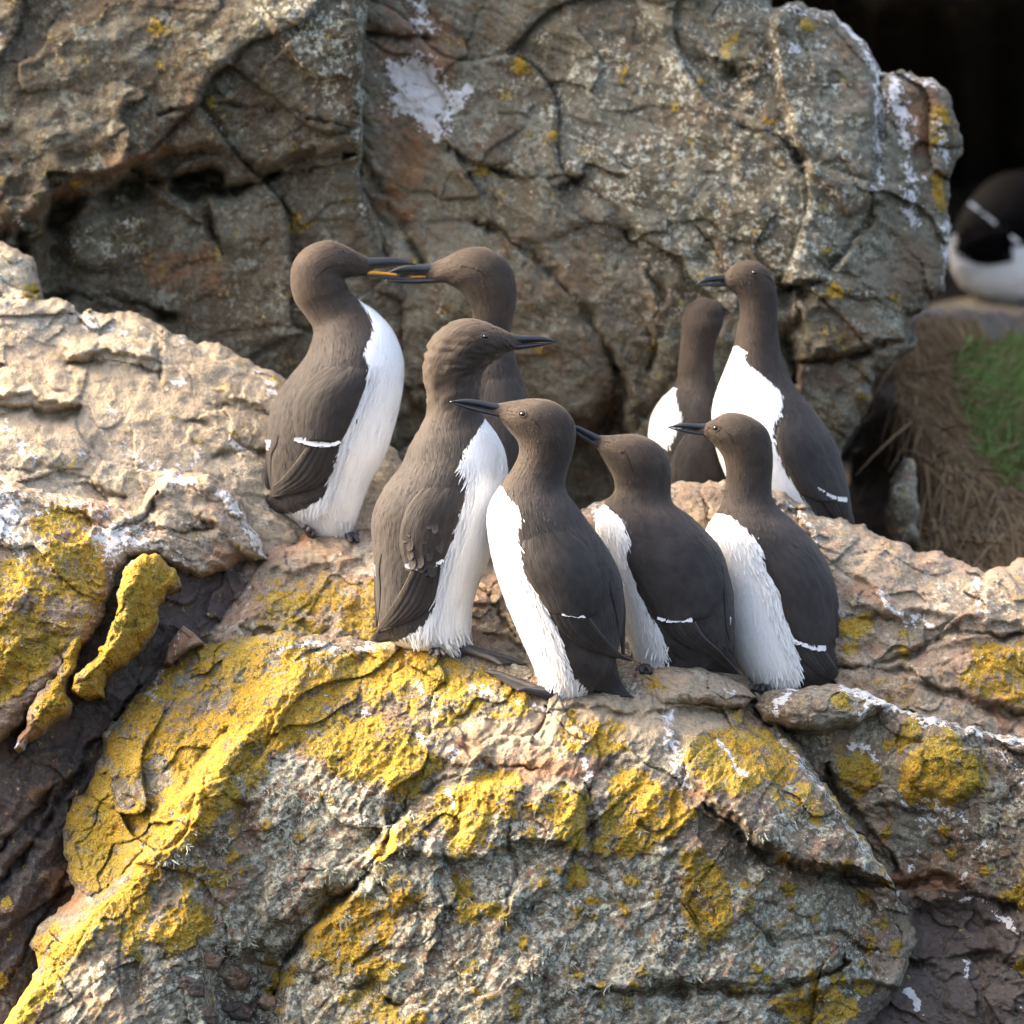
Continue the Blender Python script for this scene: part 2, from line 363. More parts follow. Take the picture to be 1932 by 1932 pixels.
# cliff, right half: free-standing corner with white-stained edges
o, hf_c2 = rock('cliff', [(640, -260), (1440, -260), (1449, 0), (1455, 12), (1500, 5), (1560, 18), (1600, 50), (1640, 85), (1660, 138), (1700, 132), (1760, 150), (1795, 180), (1813, 262),
     (1806, 300), (1795, 340), (1792, 430), (1782, 550), (1722, 600), (1732, 640), (1690, 690), (1652, 702), (1640, 760), (1602, 830), (1570, 900), (1500, 1010), (640, 1010), (630, 400)],
    [(700, 0, 950), (1000, 100, 915), (1300, 100, 890), (1440, 60, 870), (1560, 60, 940), (1640, 200, 905), (1750, 200, 960), (1780, 400, 985), (1650, 450, 900), (1700, 580, 930),
     (1600, 690, 930), (1550, 850, 1010), (1000, 300, 890), (1300, 400, 880), (1000, 500, 910), (800, 450, 970), (750, 600, 1010), (1100, 640, 960), (850, 750, 1080), (1000, 860, 1130),
     (1300, 700, 960), (1450, 800, 1010), (700, -250, 960), (1400, -250, 880), (900, 1000, 1150)], M['cliff'], 3.0,
    fac=((300, .46), (110, .42), (44, .3)), ang=.55, noise=((140, 13), (46, 6), (16, 3.0)), seed=23, rim=34, rimd=70, skirt=620, drop=0,
    feats=[('block', [(730, 780), (850, 730), (1000, 770), (1100, 770), (1165, 710), (1200, 790), (1210, 960), (1100, 1020), (730, 1020)], -200, 70, 0, 0),
           ('block', [(1440, -10), (1560, 0), (1660, 130), (1668, 380), (1600, 420), (1500, 300), (1450, 120)], 30, 20, 0, 0),
           ('crack', [(685, 62), (740, 66), (800, 72)], 9, 50), ('crack', [(1340, 112), (1380, 130), (1412, 168)], 15, 110), ('crack', [(830, 272), (900, 312), (980, 330)], 8, 55),
           ('crack', [(1050, 356), (1112, 336)], 9, 60), ('crack', [(1305, 420), (1340, 460), (1372, 515)], 9, 55), ('crack', [(1490, 540), (1512, 585), (1484, 650), (1500, 720)], 24, 120),
           ('crack', [(1480, 545), (1540, 530)], 13, 80), ('crack', [(1505, 680), (1600, 676), (1712, 636)], 11, 80), ('crack', [(1190, 440), (1250, 560), (1230, 700)], 12, 40),
           ('crack', [(1665, 150), (1660, 300), (1640, 420), (1560, 500)], 10, 40), ('crack', [(900, 420), (1000, 470), (1080, 560), (1170, 700)], 12, 45),
           ('crack', [(1160, 690), (1170, 760), (1180, 850)], 14, 90), ('crack', [(690, 300), (760, 420), (800, 500)], 16, 50), ('crack', [(1400, 240), (1480, 260), (1520, 330)], 10, 40),
           ('block', [(1700, 590), (1740, 575), (1740, 640), (1700, 660)], -90, 20, 0, 0)],
    masks=[('guano_lit_edge', [(722, 130), (770, 90), (800, 100), (850, 165), (868, 200), (846, 240), (830, 272), (790, 240), (738, 212)], 24, .86), ('guano_lit_edge', [(850, 170), (905, 140), (915, 155), (860, 210)], 22, .62),
           ('guano_lit_edge', [(760, -20), (800, -20), (815, 60), (780, 70)], 22, .55), ('guano_lit_edge', [(1630, 80), (1655, 140), (1662, 250), (1660, 350)], 14, .85, 8),
           ('guano_lit_edge', [(1690, 160), (1716, 300), (1722, 410)], 22, .68, 16), ('guano_lit_edge', [(1452, 130), (1460, 100), (1500, 92)], 10, .75, 8), ('guano_lit_edge', [(1770, 230), (1785, 300)], 14, .7, 10),
           ('guano_lit_edge', [(1786, 420), (1784, 530)], 10, .7, 7), ('guano_lit_edge', [(1480, 15), (1580, 30), (1640, 90)], 14, .65, 8), ('guano_lit_edge', spot(828, 268, 9), 6, .9), ('guano_lit_edge', [(1680, 140), (1770, 160)], 14, .6, 12),
           ('lichen', spot(1577, 551, 17), 8, .85), ('lichen', [(1752, 195), (1775, 205), (1792, 230), (1792, 272), (1765, 278)], 12, .8), ('lichen', [(1770, 335), (1778, 400)], 10, .8, 7),
           ('lichen', spot(1525, 50, 13), 8, .8), ('lichen', spot(1175, 140, 9), 8, .8), ('lichen', spot(985, 120, 11), 8, .8), ('lichen', spot(1275, 205, 9), 8, .8),
           ('lichen', spot(1045, 254, 9), 8, .8), ('lichen', spot(1000, 256, 8), 8, .75), ('lichen', spot(915, 321, 10), 8, .8), ('lichen', spot(1328, 155, 9), 8, .75), ('lichen', spot(1390, 73, 11), 8, .8),
           ('lichen', spot(1632, 748, 8), 8, .8), ('lichen', spot(1455, 220, 12), 8, .7), ('lichen', spot(1560, 470, 5), 6, .8), ('lichen', spot(1683, 556, 6), 6, .8),
           ('rust', [(695, -20), (850, -20), (900, 80), (880, 290), (800, 420), (730, 480), (692, 400)], 60, .62), ('rust', [(1680, 140), (1760, 150), (1790, 190), (1770, 330), (1700, 300)], 30, .6),
           ('rust', [(960, 600), (1150, 560), (1180, 700), (1000, 720)], 60, .5), ('grey', [(900, 100), (1440, -60), (1640, 120), (1660, 560), (1300, 660), (1150, 500)], 90, .47),
           ('tan', [(1100, 480), (1250, 430), (1300, 600), (1200, 680), (1120, 620)], 60, .52)])
tag(o, kind='structure')

# sunlit buff boulder at the left
o, hf_left = rock('boulder', [(-300, 500), (-60, 450), (0, 454), (30, 463), (64, 488), (72, 520), (74, 560), (124, 572), (158, 590), (208, 586), (267, 592), (307, 612), (327, 632), (396, 647), (456, 671), (495, 691),
     (530, 711), (640, 775), (740, 840), (776, 890), (745, 960), (700, 1020), (560, 1060), (480, 1060), (250, 1040), (0, 1000), (-300, 980)],
    [(-300, 520, 680), (20, 470, 690), (74, 562, 640), (300, 615, 640), (530, 715, 640), (740, 850, 610), (690, 1000, 480), (560, 1000, 430), (400, 900, 410), (250, 960, 320), (0, 910, 270), (-300, 960, 250),
     (200, 750, 480), (0, 700, 470), (430, 760, 540), (100, 840, 360), (330, 840, 420)], M['buff'], 2.8,
    fac=((230, .26), (95, .36), (38, .26), (15, .12)), ang=.35, noise=((110, 12), (38, 5), (13, 1.8)), seed=37, rim=30, rimd=70, skirt=360,
    feats=[('block', [(105, 640), (200, 628), (300, 640), (300, 694), (255, 678), (200, 668), (129, 682)], 26, 14, 0, .25), ('crack', [(129, 688), (215, 676), (297, 698)], 9, 34),
           ('block', [(-60, 735), (60, 728), (150, 745), (142, 772), (112, 766), (45, 752), (-60, 764)], 26, 12, 0, .25), ('crack', [(-60, 776), (45, 768), (118, 786), (146, 768)], 13, 46),
           ('crack', [(303, 632), (304, 720)], 6, 30), ('block', [(380, 728), (431, 726), (490, 748), (505, 780), (470, 770), (420, 748)], 18, 12, 0, .2), ('crack', [(420, 756), (480, 772), (520, 800)], 9, 26),
           ('crack', [(74, 558), (40, 570), (0, 560)], 10, 40), ('crack', [(350, 800), (430, 820), (500, 860)], 9, 26), ('crack', [(0, 880), (110, 890), (240, 940)], 10, 28), ('crack', [(400, 860), (470, 850), (510, 880)], 12, 30)],
    masks=[('tan', [(-300, 560), (100, 600), (330, 640), (540, 720), (560, 900), (300, 930), (0, 900), (-300, 900)], 90, .62), ('guano_lit_edge', [(150, 592), (190, 620), (240, 625)], 18, .66, 10),
           ('guano_lit_edge', [(0, 800), (40, 840), (70, 870)], 16, .72, 9), ('guano_lit_edge', [(210, 780), (190, 830), (260, 860)], 16, .62, 8), ('guano_lit_edge', [(420, 830), (480, 860), (500, 880)], 12, .68, 6), ('guano_lit_edge', spot(158, 858, 9), 6, .8),
           ('guano_lit_edge', [(330, 720), (360, 715)], 8, .7, 5), ('guano_lit_edge', spot(345, 640, 8), 6, .8), ('guano_lit_edge', [(480, 690), (520, 740)], 14, .62, 12), ('guano_lit_edge', [(250, 850), (290, 900), (370, 870)], 26, .58, 14),
           ('lichen', [(40, 540), (74, 535), (76, 562), (50, 566)], 12, .75), ('lichen', [(440, 815), (470, 822)], 10, .62, 8), ('lichen', spot(520, 722, 9), 8, .7), ('grey', [(-200, 460), (60, 470), (70, 560), (0, 600), (-200, 580)], 40, .62),
           ('grey', [(0, 590), (120, 580), (140, 650), (0, 660)], 50, .55)])
tag(o, 'large pale buff sunlit boulder sloping down behind the leftmost guillemot', 'boulder')

# black rift and dark lower left face
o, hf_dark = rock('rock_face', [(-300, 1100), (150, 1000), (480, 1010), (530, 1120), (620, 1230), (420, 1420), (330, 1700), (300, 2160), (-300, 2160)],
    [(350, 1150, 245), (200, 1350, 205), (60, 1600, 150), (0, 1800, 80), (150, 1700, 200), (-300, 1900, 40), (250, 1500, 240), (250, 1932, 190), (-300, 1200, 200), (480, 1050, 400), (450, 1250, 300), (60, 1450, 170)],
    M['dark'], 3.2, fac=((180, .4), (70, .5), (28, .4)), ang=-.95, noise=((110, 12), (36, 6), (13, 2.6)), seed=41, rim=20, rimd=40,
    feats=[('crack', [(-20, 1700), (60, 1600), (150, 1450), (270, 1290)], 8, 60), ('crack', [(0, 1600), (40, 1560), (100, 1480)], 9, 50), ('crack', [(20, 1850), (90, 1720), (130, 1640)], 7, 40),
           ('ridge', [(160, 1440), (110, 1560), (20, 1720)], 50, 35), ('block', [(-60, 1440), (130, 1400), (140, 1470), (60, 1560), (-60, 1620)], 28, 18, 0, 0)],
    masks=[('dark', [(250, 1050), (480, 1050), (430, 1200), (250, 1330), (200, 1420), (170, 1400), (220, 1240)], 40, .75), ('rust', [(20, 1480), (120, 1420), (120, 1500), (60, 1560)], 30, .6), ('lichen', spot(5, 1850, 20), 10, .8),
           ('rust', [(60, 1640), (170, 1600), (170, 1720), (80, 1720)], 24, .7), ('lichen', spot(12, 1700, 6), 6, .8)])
tag(o, kind='structure')

# white-stained, lichened rock at the left edge
o, hf_lw = rock('boulder', [(-300, 880), (0, 902), (130, 932), (262, 955), (275, 915), (300, 895), (335, 887), (400, 900), (455, 940), (490, 1005), (507, 1056), (455, 1064), (420, 1078), (345, 1088), (300, 1050), (255, 1054), (218, 1082),
     (202, 1140), (182, 1190), (150, 1240), (100, 1300), (40, 1360), (-30, 1430), (-300, 1520)],
    [(0, 910, 235), (0, 1000, 165), (100, 1100, 110), (0, 1300, 60), (190, 1120, 140), (150, 1230, 110), (330, 890, 340), (400, 960, 280), (480, 1020, 310), (350, 1070, 250), (260, 1030, 215), (-300, 900, 210), (-300, 1450, 20), (120, 960, 215)],
    M['brown'], 2.4, fac=((130, .38), (55, .45), (24, .35)), ang=.4, noise=((90, 10), (32, 6), (12, 2.4)), seed=53, rim=26, rimd=70,
    feats=[('crack', [(215, 1000), (265, 985), (300, 930)], 8, 50), ('crack', [(240, 1010), (275, 990), (330, 1000), (400, 1000)], 7, 30), ('ridge', [(300, 900), (400, 910), (470, 980), (500, 1050)], 40, 14), ('crack', [(380, 985), (430, 1010), (470, 1060)], 10, 30),
           ('crack', [(120, 960), (180, 980), (210, 1000)], 6, 24), ('block', [(40, 1200), (120, 1180), (130, 1240), (40, 1310), (-40, 1330)], -18, 20, 0, 0)],
    masks=[('lichen', [(50, 985), (105, 950), (150, 960), (165, 990), (150, 1010), (180, 1030), (200, 1075), (192, 1110), (186, 1150), (150, 1180), (140, 1212), (100, 1230), (85, 1262), (60, 1290), (40, 1310), (-30, 1360), (-300, 1400), (-300, 1060), (0, 1062), (40, 1052), (88, 1040), (82, 1010)], 14, .86),
           ('guano_lit_edge', [(-300, 890), (0, 912), (110, 930), (240, 965), (330, 1050), (290, 1052), (205, 1060), (190, 1030), (165, 970), (110, 944), (60, 970), (30, 1048), (0, 1060), (-300, 1060)], 40, .64),
           ('guano_lit_edge', [(0, 990), (30, 1010), (36, 1040)], 14, .85, 12), ('guano_lit_edge', [(415, 930), (465, 980), (488, 1040), (502, 1052)], 10, .78, 8), ('guano_lit_edge', [(300, 900), (360, 905)], 12, .62, 12), ('guano_lit_edge', [(215, 1060), (200, 1120), (190, 1150)], 8, .72, 4),
           ('guano_lit_edge', [(260, 1010), (300, 1040), (340, 1060)], 18, .64, 14), ('tan', [(270, 920), (340, 890), (420, 920), (380, 990), (270, 990)], 40, .62), ('rust', [(20, 1180), (120, 1170), (130, 1260), (0, 1330)], 30, .7), ('rust', [(380, 1010), (450, 1030), (470, 1060), (380, 1070)], 20, .6), ('bare', [(20, 1120), (110, 1090), (150, 1150), (100, 1200), (30, 1200)], 30, .3)])
tag(o, 'boulder at the left edge with white bird droppings on top and yellow lichen below', 'boulder')

slab = [(235, 1078), (270, 1046), (300, 1042), (335, 1080), (340, 1106), (315, 1116), (300, 1150), (290, 1190), (262, 1230), (235, 1246), (205, 1272), (195, 1312), (160, 1322), (132, 1302), (150, 1270), (190, 1220), (213, 1180), (224, 1140), (220, 1105)]
o, _ = rock('rock_slab', slab, [(280, 1050, 150), (330, 1100, 160), (240, 1150, 75), (280, 1190, 130), (160, 1300, 45), (220, 1230, 70)], M['grey'], 2.2, fac=((60, .4), (26, .4)), ang=-.9, noise=((50, 9), (18, 4), (9, 2)), seed=57, rim=24, rimd=40, skirt=110,
    feats=[('ridge', [(275, 1060), (250, 1120), (230, 1190), (170, 1280)], 34, 16)], masks=[('lichen', slab, 10, 1.0), ('rust', spot(325, 1098, 12), 10, .7)], lich_lift=8)
tag(o, 'narrow tilted rock rib covered in yellow lichen beside the black rift', 'rock')
slab = [(30, 1412), (48, 1352), (75, 1312), (110, 1272), (124, 1236), (134, 1202), (155, 1195), (161, 1215), (150, 1252), (122, 1300), (132, 1322), (122, 1347), (90, 1362), (62, 1388)]
o, _ = rock('rock_slab', slab, [(140, 1210, 80), (60, 1350, 30), (120, 1330, 50), (40, 1400, 30), (110, 1280, 40)], M['brown'], 2.2, fac=((46, .4), (22, .4)), ang=-.9, noise=((40, 7), (16, 3.4), (9, 1.8)), seed=59, rim=20, rimd=34, skirt=130,
    masks=[('lichen', [(60, 1360), (90, 1300), (124, 1240), (134, 1200), (158, 1195), (150, 1252), (122, 1300), (132, 1322), (118, 1345), (70, 1370)], 12, .95), ('guano_lit_edge', [(28, 1412), (48, 1395)], 8, .8, 6), ('rust', [(30, 1360), (60, 1340), (60, 1400), (30, 1412)], 14, .8)], lich_lift=7)
tag(o, 'small yellow lichen-topped rock piece at left edge below the lichened boulder', 'rock')

# rock between the left guillemot and the front boulder
o, hf_mid = rock('boulder', [(340, 1170), (350, 1120), (390, 1080), (440, 1065), (485, 1010), (500, 985), (560, 988), (640, 1003), (700, 1000), (740, 1030), (860, 1080), (1000, 1080), (1080, 1160), (1090, 1320), (700, 1300), (480, 1280), (400, 1230)],
    [(590, 1003, 450), (600, 1030, 385), (520, 1035, 380), (560, 1080, 335), (480, 1130, 290), (620, 1190, 240), (400, 1150, 290), (430, 1075, 350), (700, 1100, 320), (900, 1140, 280), (1000, 1250, 180), (830, 1242, 175), (700, 1030, 400), (1080, 1170, 240), (620, 1280, 215)],
    M['brown'], 2.5, fac=((120, .35), (50, .45), (22, .4)), ang=-.5, noise=((80, 9), (30, 5.5), (11, 2.2)), seed=61, rim=24, rimd=50,
    feats=[('crack', [(500, 1050), (470, 1090), (430, 1140), (380, 1190)], 10, 36), ('block', [(510, 1040), (560, 1025), (640, 1035), (700, 1060), (640, 1075), (540, 1085), (500, 1085)], 16, 14, 0, .1), ('crack', [(900, 1100), (940, 1160), (980, 1200)], 9, 30), ('crack', [(910, 1200), (960, 1210), (1010, 1240)], 7, 22)],
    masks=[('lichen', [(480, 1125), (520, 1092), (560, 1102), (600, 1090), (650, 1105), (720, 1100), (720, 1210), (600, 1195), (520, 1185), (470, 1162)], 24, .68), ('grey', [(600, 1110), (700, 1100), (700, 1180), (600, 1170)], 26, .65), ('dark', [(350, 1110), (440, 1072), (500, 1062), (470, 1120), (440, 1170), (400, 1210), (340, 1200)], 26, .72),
           ('rust', [(495, 985), (640, 1000), (650, 1022), (540, 1025), (500, 1010)], 14, .8), ('tan', [(900, 1100), (1000, 1100), (1020, 1240), (930, 1240)], 40, .6), ('guano_lit_edge', [(460, 1085), (470, 1110)], 6, .62, 5), ('rust', [(410, 1120), (470, 1110), (440, 1170)], 20, .6)])
tag(o, 'brown rock with a faded lichen patch under the leftmost guillemot', 'boulder')

# ledge at the right with the two rear guillemots behind it
o, hf_right = rock('rock_ledge', [(1040, 1010), (1095, 957), (1150, 945), (1200, 936), (1262, 917), (1370, 903), (1420, 906), (1480, 930), (1560, 975), (1610, 986), (1660, 1012), (1720, 1030), (1800, 1058), (1860, 1080), (1900, 1062), (1960, 1056), (2200, 1100), (2200, 1460), (1932, 1470), (1700, 1400), (1600, 1380),
     (1400, 1350), (1200, 1330), (1060, 1330)],
    [(1370, 908, 440), (1150, 950, 430), (1600, 990, 440), (1800, 1062, 440), (2150, 1110, 420), (1300, 1000, 360), (1500, 1050, 350), (1650, 1100, 325), (1650, 1160, 300), (1600, 1280, 280), (1800, 1140, 330), (1900, 1210, 270), (1900, 1370, 230), (1250, 1275, 200), (1450, 1300, 300),
     (1700, 1330, 250), (1060, 1300, 150), (1060, 1100, 270)], M['brown'], 2.6, fac=((170, .32), (70, .42), (28, .4)), ang=.35, noise=((100, 11), (34, 6), (12, 2.3)), seed=67, rim=28, rimd=60,
    feats=[('block', [(1690, 1170), (1760, 1160), (1810, 1180), (1960, 1190), (2200, 1190), (2200, 1050), (1800, 1060), (1660, 1020), (1600, 1080)], 26, 18, 0, .1), ('crack', [(1640, 1260), (1716, 1238), (1796, 1192), (1932, 1200)], 10, 46), ('crack', [(1580, 1250), (1700, 1268), (1850, 1325), (1932, 1345)], 9, 44),
           ('crack', [(1440, 950), (1500, 970), (1540, 1030)], 8, 26), ('block', [(1600, 1090), (1690, 1130), (1690, 1165), (1600, 1150)], 16, 10, 0, .2), ('crack', [(1600, 1160), (1690, 1172)], 7, 24), ('crack', [(1850, 1330), (1900, 1350), (1960, 1340)], 10, 40)],
    masks=[('lichen', [(1585, 1170), (1640, 1155), (1646, 1190), (1620, 1222), (1585, 1225)], 14, .85), ('lichen', [(1812, 1292), (1850, 1222), (1932, 1200), (2200, 1200), (2200, 1340), (1932, 1332), (1845, 1312)], 18, .76), ('lichen', [(1692, 1185), (1715, 1172), (1712, 1236), (1690, 1232)], 10, .8),
           ('lichen', [(1640, 1290), (1720, 1290), (1740, 1330), (1660, 1330)], 20, .55), ('guano_lit_edge', [(1843, 1085), (1848, 1150)], 6, .8, 4), ('guano_lit_edge', [(1490, 955), (1530, 990), (1545, 1032)], 8, .75, 4), ('guano_lit_edge', [(1660, 1120), (1700, 1168), (1712, 1180)], 12, .66, 7), ('guano_lit_edge', [(1110, 955), (1130, 975)], 8, .7, 8),
           ('guano_lit_edge', [(1720, 1165), (1760, 1172)], 10, .66, 10), ('tan', [(1060, 980), (1370, 905), (1700, 1030), (2200, 1100), (2200, 1180), (1700, 1150), (1400, 1100), (1060, 1150)], 60, .56), ('rust', [(1550, 1080), (1640, 1090), (1680, 1140), (1600, 1140)], 26, .66), ('grey', [(1720, 1060), (1932, 1100), (1932, 1180), (1760, 1150)], 40, .55),
           ('rust', [(1850, 1330), (1980, 1340), (1980, 1400), (1880, 1390)], 20, .7)])
tag(o, 'long brown ledge at the right in front of the two rear guillemots', 'ledge')

# low rock at the lower right, behind the front boulder
o, hf_lr = rock('boulder', [(1470, 1350), (1560, 1330), (1640, 1318), (1700, 1338), (1760, 1352), (1932, 1392), (2200, 1430), (2200, 2160), (1530, 2160), (1560, 1900), (1600, 1750), (1560, 1600), (1480, 1440)],
    [(1660, 1332, 215), (1932, 1398, 185), (1800, 1450, 110), (1700, 1450, 120), (1600, 1450, 170), (1740, 1570, 150), (1900, 1550, 100), (1700, 1665, 190), (1850, 1640, 130), (1800, 1780, 120), (1900, 1850, 60), (1700, 1900, 60), (1932, 2150, 20), (2180, 1500, 120), (1560, 2100, 0), (1540, 1400, 200)],
    M['grey'], 2.5, fac=((150, .4), (60, .5), (26, .42)), ang=.4, noise=((90, 10), (32, 6), (12, 2.4)), seed=71, rim=22, rimd=50,
    feats=[('ridge', [(1640, 1326), (1720, 1346), (1850, 1380), (1940, 1404)], 36, 14), ('crack', [(1560, 1440), (1570, 1500), (1640, 1560), (1700, 1640)], 12, 60), ('crack', [(1680, 1670), (1780, 1660), (1850, 1690), (1932, 1720)], 12, 50), ('crack', [(1650, 1520), (1720, 1540), (1760, 1530)], 8, 30),
           ('block', [(1700, 1480), (1700, 1440), (1740, 1392), (1795, 1366), (1865, 1440), (1850, 1495), (1780, 1525)], 20, 18, 0, 0), ('block', [(1700, 1700), (1840, 1690), (1900, 1780), (1860, 1860), (1720, 1800)], -30, 30, 0, 0), ('crack', [(1640, 1830), (1760, 1810), (1880, 1800), (1960, 1840)], 10, 40)],
    masks=[('lichen', [(1690, 1485), (1700, 1450), (1740, 1398), (1790, 1368), (1812, 1402), (1862, 1440), (1850, 1492), (1780, 1520), (1712, 1516)], 10, .9), ('lichen', [(1582, 1452), (1590, 1420), (1640, 1430), (1667, 1472), (1620, 1500), (1590, 1490)], 9, .88), ('lichen', [(1688, 1390), (1730, 1348), (1742, 1392), (1700, 1412)], 9, .85),
           ('lichen', [(1886, 1702), (1932, 1650), (2150, 1640), (2150, 1730), (1932, 1712)], 10, .85), ('lichen', spot(1673, 1405, 9), 6, .8), ('lichen', spot(1567, 1370, 10), 8, .75), ('lichen', spot(1675, 1570, 9), 6, .8), ('lichen', spot(1798, 1608, 10), 6, .8), ('lichen', spot(1855, 1640, 12), 8, .75), ('lichen', spot(1930, 1820, 14), 6, .85),
           ('lichen', spot(1785, 1568, 12), 6, .7), ('guano_lit_edge', [(1640, 1322), (1720, 1346), (1850, 1380), (1940, 1402)], 16, .76, 10), ('guano_lit_edge', [(1690, 1495), (1730, 1535), (1740, 1570), (1718, 1640)], 10, .72, 5), ('guano_lit_edge', [(1740, 1540), (1790, 1530), (1820, 1545), (1822, 1580)], 12, .74, 6), ('guano_lit_edge', [(1760, 1540), (1750, 1530)], 22, .7, 22),
           ('guano_lit_edge', [(1860, 1590), (1830, 1620), (1815, 1660)], 10, .7, 5), ('guano_lit_edge', [(1610, 1408), (1640, 1412), (1650, 1430)], 9, .8, 7), ('guano_lit_edge', [(1640, 1490), (1675, 1500)], 6, .8, 5), ('guano_lit_edge', [(1715, 1870), (1730, 1885), (1732, 1900)], 4, .95, 7), ('guano_lit_edge', [(1670, 1675), (1690, 1690)], 8, .8, 7), ('guano_lit_edge', [(1780, 1690), (1860, 1700), (1920, 1760)], 7, .72, 4),
           ('guano_lit_edge', [(1822, 1815), (1826, 1840)], 5, .7, 4), ('guano_lit_edge', [(1880, 1420), (1960, 1480)], 20, .58, 16), ('dark', [(1680, 1685), (1932, 1672), (2200, 1690), (2200, 2160), (1540, 2160), (1600, 1880), (1690, 1790)], 30, .74), ('rust', [(1640, 1645), (1750, 1632), (1860, 1650), (1800, 1690), (1690, 1690)], 18, .75),
           ('rust', [(1860, 1590), (1980, 1560), (1980, 1640), (1900, 1660)], 30, .6), ('rust', [(1600, 1850), (1760, 1820), (1760, 1932), (1600, 1932)], 40, .6)])
tag(o, 'low dark rock at the lower right, wet black at its foot', 'boulder')

# small scattered lichen rosettes
rl = random.Random(4); scat = []
for _ in range(95):
    x, y = rl.uniform(430, 1690), rl.uniform(1480, 1940); r = rl.choice((4, 5, 6, 7, 8, 10, 14))
    if y > 1460 + abs(x - 900) * .12: scat.append(('lichen', spot(x, y, r), 5, rl.uniform(.66, .82)))
for _ in range(40): scat.append(('grey', spot(rl.uniform(450, 1650), rl.uniform(1500, 1930), rl.uniform(14, 40)), 12, rl.uniform(.7, .9)))
for _ in range(26): scat.append(('rust', spot(rl.uniform(450, 1650), rl.uniform(1480, 1930), rl.uniform(14, 34)), 14, rl.uniform(.55, .75)))
